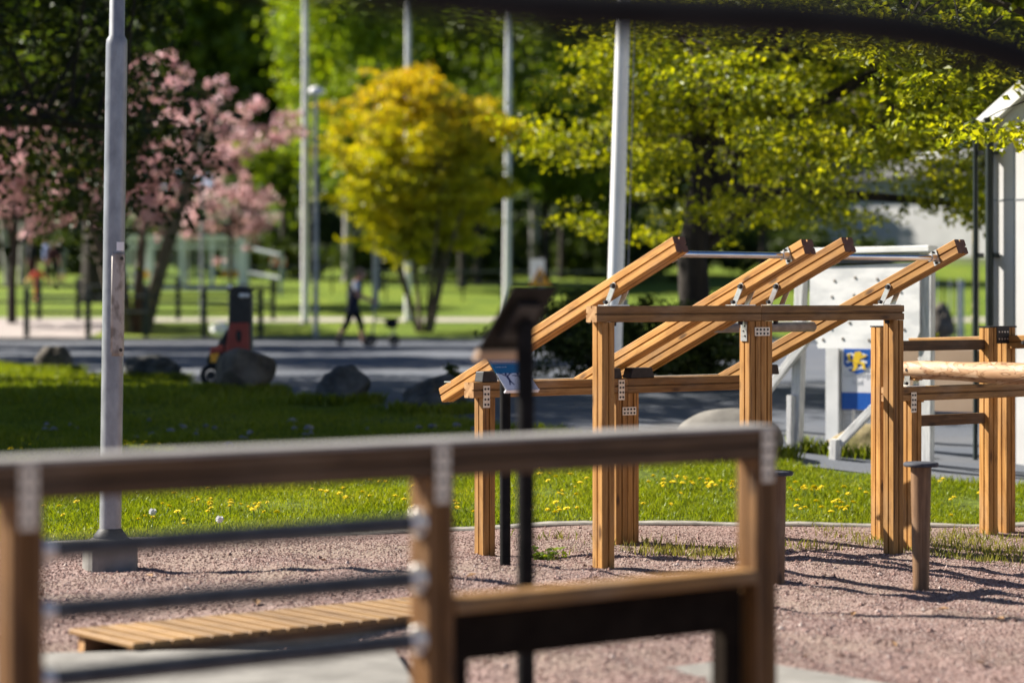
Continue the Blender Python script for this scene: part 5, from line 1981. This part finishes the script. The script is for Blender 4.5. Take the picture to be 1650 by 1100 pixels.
# ------------------------------------------------------------------ people
def person(label, loc, rz, J, scale=1.0, cloth=(), hair='hair', group=None, hold=False):
    """one continuous skinned body; clothing and hair are children"""
    V, E, RAD, PART = [], [], [], []

    def v(p, r, part):
        V.append(Vector(p))
        RAD.append(r)
        PART.append(part)
        return len(V) - 1

    def chain(i0, pts_):
        for p, r, part in pts_:
            j = v(p, r, part)
            E.append((i0, j))
            i0 = j
        return i0
    pel = v(J['pelvis'], .135, 'hip')
    ch = chain(pel, [(J['waist'], .120, 'torso'), (J['chest'], .145, 'torso')])
    up_ = chain(ch, [(J['collar'], .10, 'torso')])
    nk = chain(up_, [(J['neck'], .054, 'neck')])
    hd = chain(nk, [(Vector(J['head']) - Vector((0, 0, .06)), .078, 'head'), (J['head'], .092, 'head'), (Vector(J['head']) + Vector((-.015, 0, .085)), .07, 'head')])
    for s in ('l', 'r'):
        sgn = 1 if s == 'l' else -1
        w_ = Vector(J['wrist_' + s])
        e_ = Vector(J['elbow_' + s])
        dr = (w_ - e_).normalized()
        sh_ = chain(up_, [(J['shoulder_' + s], .062, 'upper'), (Vector(J['shoulder_' + s]).lerp(e_, .5), .05, 'upper'), (e_, .042, 'fore'), (e_.lerp(w_, .4), .040, 'fore'), (w_, .027, 'hand')])
        palm = chain(sh_, [(w_ + dr * .045, .034, 'hand'), (w_ + dr * .085, .030, 'hand')])
        side = dr.cross(Vector((0, 0, 1))).normalized() if abs(dr.z) < .9 else Vector((1, 0, 0))
        curl = Vector((0, 0, -1)) if abs(dr.z) < .9 else Vector((0, -sgn, 0))
        for f in range(4):
            o_ = side * (f - 1.5) * .02
            ln = (.062, .074, .07, .055)[f]
            chain(palm, [(w_ + dr * .095 + o_, .010, 'hand'), (w_ + dr * (.095 + ln * .6) + o_ + curl * .014, .009, 'hand'), (w_ + dr * (.095 + ln * .8) + o_ + curl * .045, .008, 'hand')])
        chain(palm - 1, [(w_ + dr * .05 + side * .04 * sgn, .012, 'hand'), (w_ + dr * .085 + side * .055 * sgn + curl * .015, .010, 'hand')])
        k_, a_, t_ = Vector(J['knee_' + s]), Vector(J['ankle_' + s]), Vector(J['toe_' + s])
        chain(pel, [(J['hip_' + s], .098, 'thigh'), (Vector(J['hip_' + s]).lerp(k_, .5), .090, 'thigh'), (k_, .066, 'shin'), (k_.lerp(a_, .35), .064, 'shin'), (a_, .036, 'ankle'), (a_.lerp(t_, .4) + Vector((0, 0, -.02)), .04, 'foot'), (t_, .034, 'foot')])
    me = bpy.data.meshes.new('person_skeleton')
    me.from_pydata([tuple(p) for p in V], E, [])
    ob = bpy.data.objects.new('person_skeleton', me)
    COL.objects.link(ob)
    sk = ob.modifiers.new('skin', 'SKIN')
    sk.use_smooth_shade = True
    if not me.skin_vertices:
        bm = bmesh.new()
        bm.from_mesh(me)
        bm.verts.layers.skin.verify()
        bm.to_mesh(me)
        bm.free()
    for i, r in enumerate(RAD):
        me.skin_vertices[0].data[i].radius = (r, r * (.8 if PART[i] in ('torso', 'hip') else 1)) if PART[i] not in ('torso', 'hip') else (r * .92, r * 1.15)
        me.skin_vertices[0].data[i].use_root = (i == 0)
    ss = ob.modifiers.new('sub', 'SUBSURF')
    ss.levels = ss.render_levels = 1
    dg = bpy.context.evaluated_depsgraph_get()
    body = bpy.data.meshes.new_from_object(ob.evaluated_get(dg))
    bpy.data.objects.remove(ob)
    body.name = 'person'
    body.materials.clear()
    body.materials.append(M['skin'])
    po = bpy.data.objects.new('person', body)
    COL.objects.link(po)
    po.location = loc
    po.rotation_euler = (0, 0, rz)
    po.scale = (scale,) * 3
    tag(po, label, 'person', group)
    segs = [(Vector(V[a]), Vector(V[b]), PART[b]) for a, b in E]

    def part_of(p):
        best, bp, bt = 9, None, 0
        for a, b, nm in segs:
            ab = b - a
            t_ = max(0, min(1, (p - a).dot(ab) / max(1e-9, ab.length_squared)))
            dd = (p - a - ab * t_).length
            if dd < best:
                best, bp, bt = dd, nm, t_
        return bp
    fp = [(part_of(pl_.center), pl_) for pl_ in body.polygons]
    for nm, parts, mat, off, cond in cloth:
        sel = [pl_ for q, pl_ in fp if q in parts and (cond is None or cond(pl_.center))]
        mp, vs, fs = {}, [], []
        for pl_ in sel:
            f = []
            for vi in pl_.vertices:
                if vi not in mp:
                    mp[vi] = len(vs)
                    vv = body.vertices[vi]
                    vs.append(vv.co + vv.normal * off)
                f.append(mp[vi])
            fs.append(f)
        if not fs:
            continue
        cm = bpy.data.meshes.new(nm)
        cm.from_pydata(vs, [], fs)
        cm.materials.append(M[mat])
        for pl_ in cm.polygons:
            pl_.use_smooth = True
        c_o = bpy.data.objects.new(nm, cm)
        COL.objects.link(c_o)
        c_o.parent = po
    h_ = Vector(J['head'])
    b = MB()
    b.sphere(h_ + Vector((-.03, 0, .045)), (.105, .096, .098), 0, 16, 10)
    b.sphere(h_ + Vector((-.075, 0, -.01)), (.07, .088, .09), 0, 14, 8)
    b.build('hair', hair, po)
    b = MB()
    b.sphere(h_ + Vector((.095, 0, -.022)), (.022, .014, .022), 0, 8, 6)
    b.build('nose', 'skin', po)
    for s in (-1, 1):
        MB().sphere(h_ + Vector((.0, .093 * s, -.015)), (.022, .010, .032), 0, 8, 6).build('ear', 'skin', po)
        MB().sphere(h_ + Vector((.082, .034 * s, .008)), (.012, .014, .009), 0, 8, 6).build('eye', 'cloth_black', po)
    MB().sphere(h_ + Vector((.083, 0, -.062)), (.008, .024, .006), 0, 8, 6).build('mouth', 'cloth_maroon', po)
    return po


walk = dict(pelvis=(0, 0, .88), waist=(.03, 0, 1.04), chest=(.07, 0, 1.20), collar=(.10, 0, 1.33), neck=(.14, 0, 1.42), head=(.19, 0, 1.54),
            shoulder_l=(.09, .18, 1.32), shoulder_r=(.09, -.18, 1.32), elbow_l=(.15, .22, 1.07), elbow_r=(.14, -.22, 1.06), wrist_l=(.36, .16, 1.0), wrist_r=(.36, -.16, .98),
            hip_l=(0, .09, .84), hip_r=(0, -.09, .84), knee_l=(.17, .09, .48), knee_r=(-.11, -.09, .47), ankle_l=(.21, .09, .08), ankle_r=(-.33, -.09, .14), toe_l=(.37, .09, .035), toe_r=(-.20, -.09, .035))
d = 53.4
x = xat(568, d)
person('person in a navy vest and leggings leaning forward to push a small cart', (x, d, g(x, d)), R(-4), walk, 1.03,
       [('vest', ('torso', 'hip', 'neck', 'upper'), 'cloth_navy', .012, lambda c: c.z < 1.40 and abs(c.y) < .19), ('vest_hem', ('hip', 'thigh', 'torso'), 'cloth_navy', .018, lambda c: .72 < c.z < 1.02), ('highlight_sleeve', ('upper',), 'cloth_highlight', .014, lambda c: c.z > 1.20 and abs(c.y) > .15),  # the white sleeve paints the bright highlight on the shoulder
        ('leggings', ('thigh', 'shin', 'hip'), 'cloth_black', .010, lambda c: c.z > .30 and c.z < .92), ('shoe', ('foot',), 'cloth_black', .012, None)])
stand = dict(pelvis=(0, 0, .92), waist=(.0, 0, 1.08), chest=(.01, 0, 1.25), collar=(.01, 0, 1.40), neck=(.02, 0, 1.48), head=(.04, 0, 1.60),
             shoulder_l=(.0, .19, 1.39), shoulder_r=(.0, -.19, 1.39), elbow_l=(-.02, .25, 1.12), elbow_r=(-.02, -.25, 1.12), wrist_l=(.06, .25, .90), wrist_r=(.06, -.25, .90),
             hip_l=(0, .09, .88), hip_r=(0, -.09, .88), knee_l=(.03, .10, .50), knee_r=(.01, -.10, .50), ankle_l=(-.01, .10, .08), ankle_r=(-.03, -.10, .08), toe_l=(.14, .12, .035), toe_r=(.12, -.12, .035))


def clothes(top, bottom):
    return [('coat', ('torso', 'hip', 'neck', 'upper', 'fore'), top, .022, lambda c: c.z > .80), ('trousers', ('thigh', 'shin', 'hip'), bottom, .014, lambda c: c.z < .98), ('shoe', ('foot',), 'cloth_black', .014, None)]


PG = 'people standing under the trees at the far left'
for px, d, rz, sc_, cl_, hair, lab in [(51, 92, 70, 1.02, clothes('cloth_black', 'cloth_maroon'), 'hair', 'person in a black coat standing leftmost under the blossom'),
                                       (75, 94, 200, 1.02, clothes('cloth_blue', 'cloth_black'), 'hair', 'person in a blue top standing between two dark clothed people'),
                                       (87, 90, 120, 1.0, clothes('cloth_maroon', 'cloth_black'), 'hair', 'person in dark red and black standing beside the blue one'),
                                       (100, 95, 150, .98, clothes('cloth_grey', 'cloth_grey'), 'hair', 'person in pale grey clothes standing rightmost of the far left group')]:
    x = xat(px, d)
    person(lab, (x, d, g(x, d)), R(rz), stand, sc_, cl_, hair, PG)
d = 80
x = xat(61, d)
child = dict(stand)
child.update(elbow_l=(.0, .34, 1.2), elbow_r=(.0, -.34, 1.2), wrist_l=(.1, .48, 1.08), wrist_r=(.1, -.48, 1.08))
person('child in an orange red suit with yellow gloves behind the dark fence', (x, d, g(x, d)), R(-95), child, .66,
       [('hood', ('head', 'neck'), 'cloth_grey', .03, lambda c: c.x < .06), ('suit', ('torso', 'hip', 'upper', 'fore', 'thigh'), 'orange_red', .03, None), ('boots', ('shin', 'ankle', 'foot'), 'orange', .03, None), ('gloves', ('hand',), 'amber', .012, None)])

# the cart the walking person pushes
d = 53.4
sv = d / FPX
x = xat(600, d)
zg_ = g(x, d)
r_ = thing('push_cart', 'small two wheeled push cart with a black bag, pushed along the road', 'cart', (x, d, zg_), 0)


def CX(px, py, y_=0):
    return Vector(((px - 600) * sv, y_, CZ - (py - HY) * sv - zg_))


b = MB()
b.tube([CX(600, 489), CX(604, 512), CX(598, 549)], .022, 8, 0)
b.tube([CX(604, 513), CX(634, 514), CX(635, 549)], .02, 8, 0)
b.build('frame', 'galv', r_)
b = MB()
b.tube([CX(600, 489, -.2), CX(600, 489, .2)], .02, 8, 0)
b.build('handle', 'rubber', r_)
b = MB()
b.sphere(CX(631, 521), (.15, .13, .12), 0, 14, 9)
b.box(CX(631, 514), (.36, .2, .05))
b.build('bag', 'cloth_black', r_, None, .01)
for px in (598, 635):
    b = MB()
    c_ = CX(px, 551)
    c_.z = .13
    b.tube([(c_.x + .105 * math.cos(2 * math.pi * k / 20), 0, c_.z + .105 * math.sin(2 * math.pi * k / 20)) for k in range(21)], .028, 8, 0, False)
    b.tube([(c_.x, -.03, c_.z), (c_.x, .03, c_.z)], .07, 12, 1)
    b.build('wheel', ['rubber', 'black_metal'], r_)
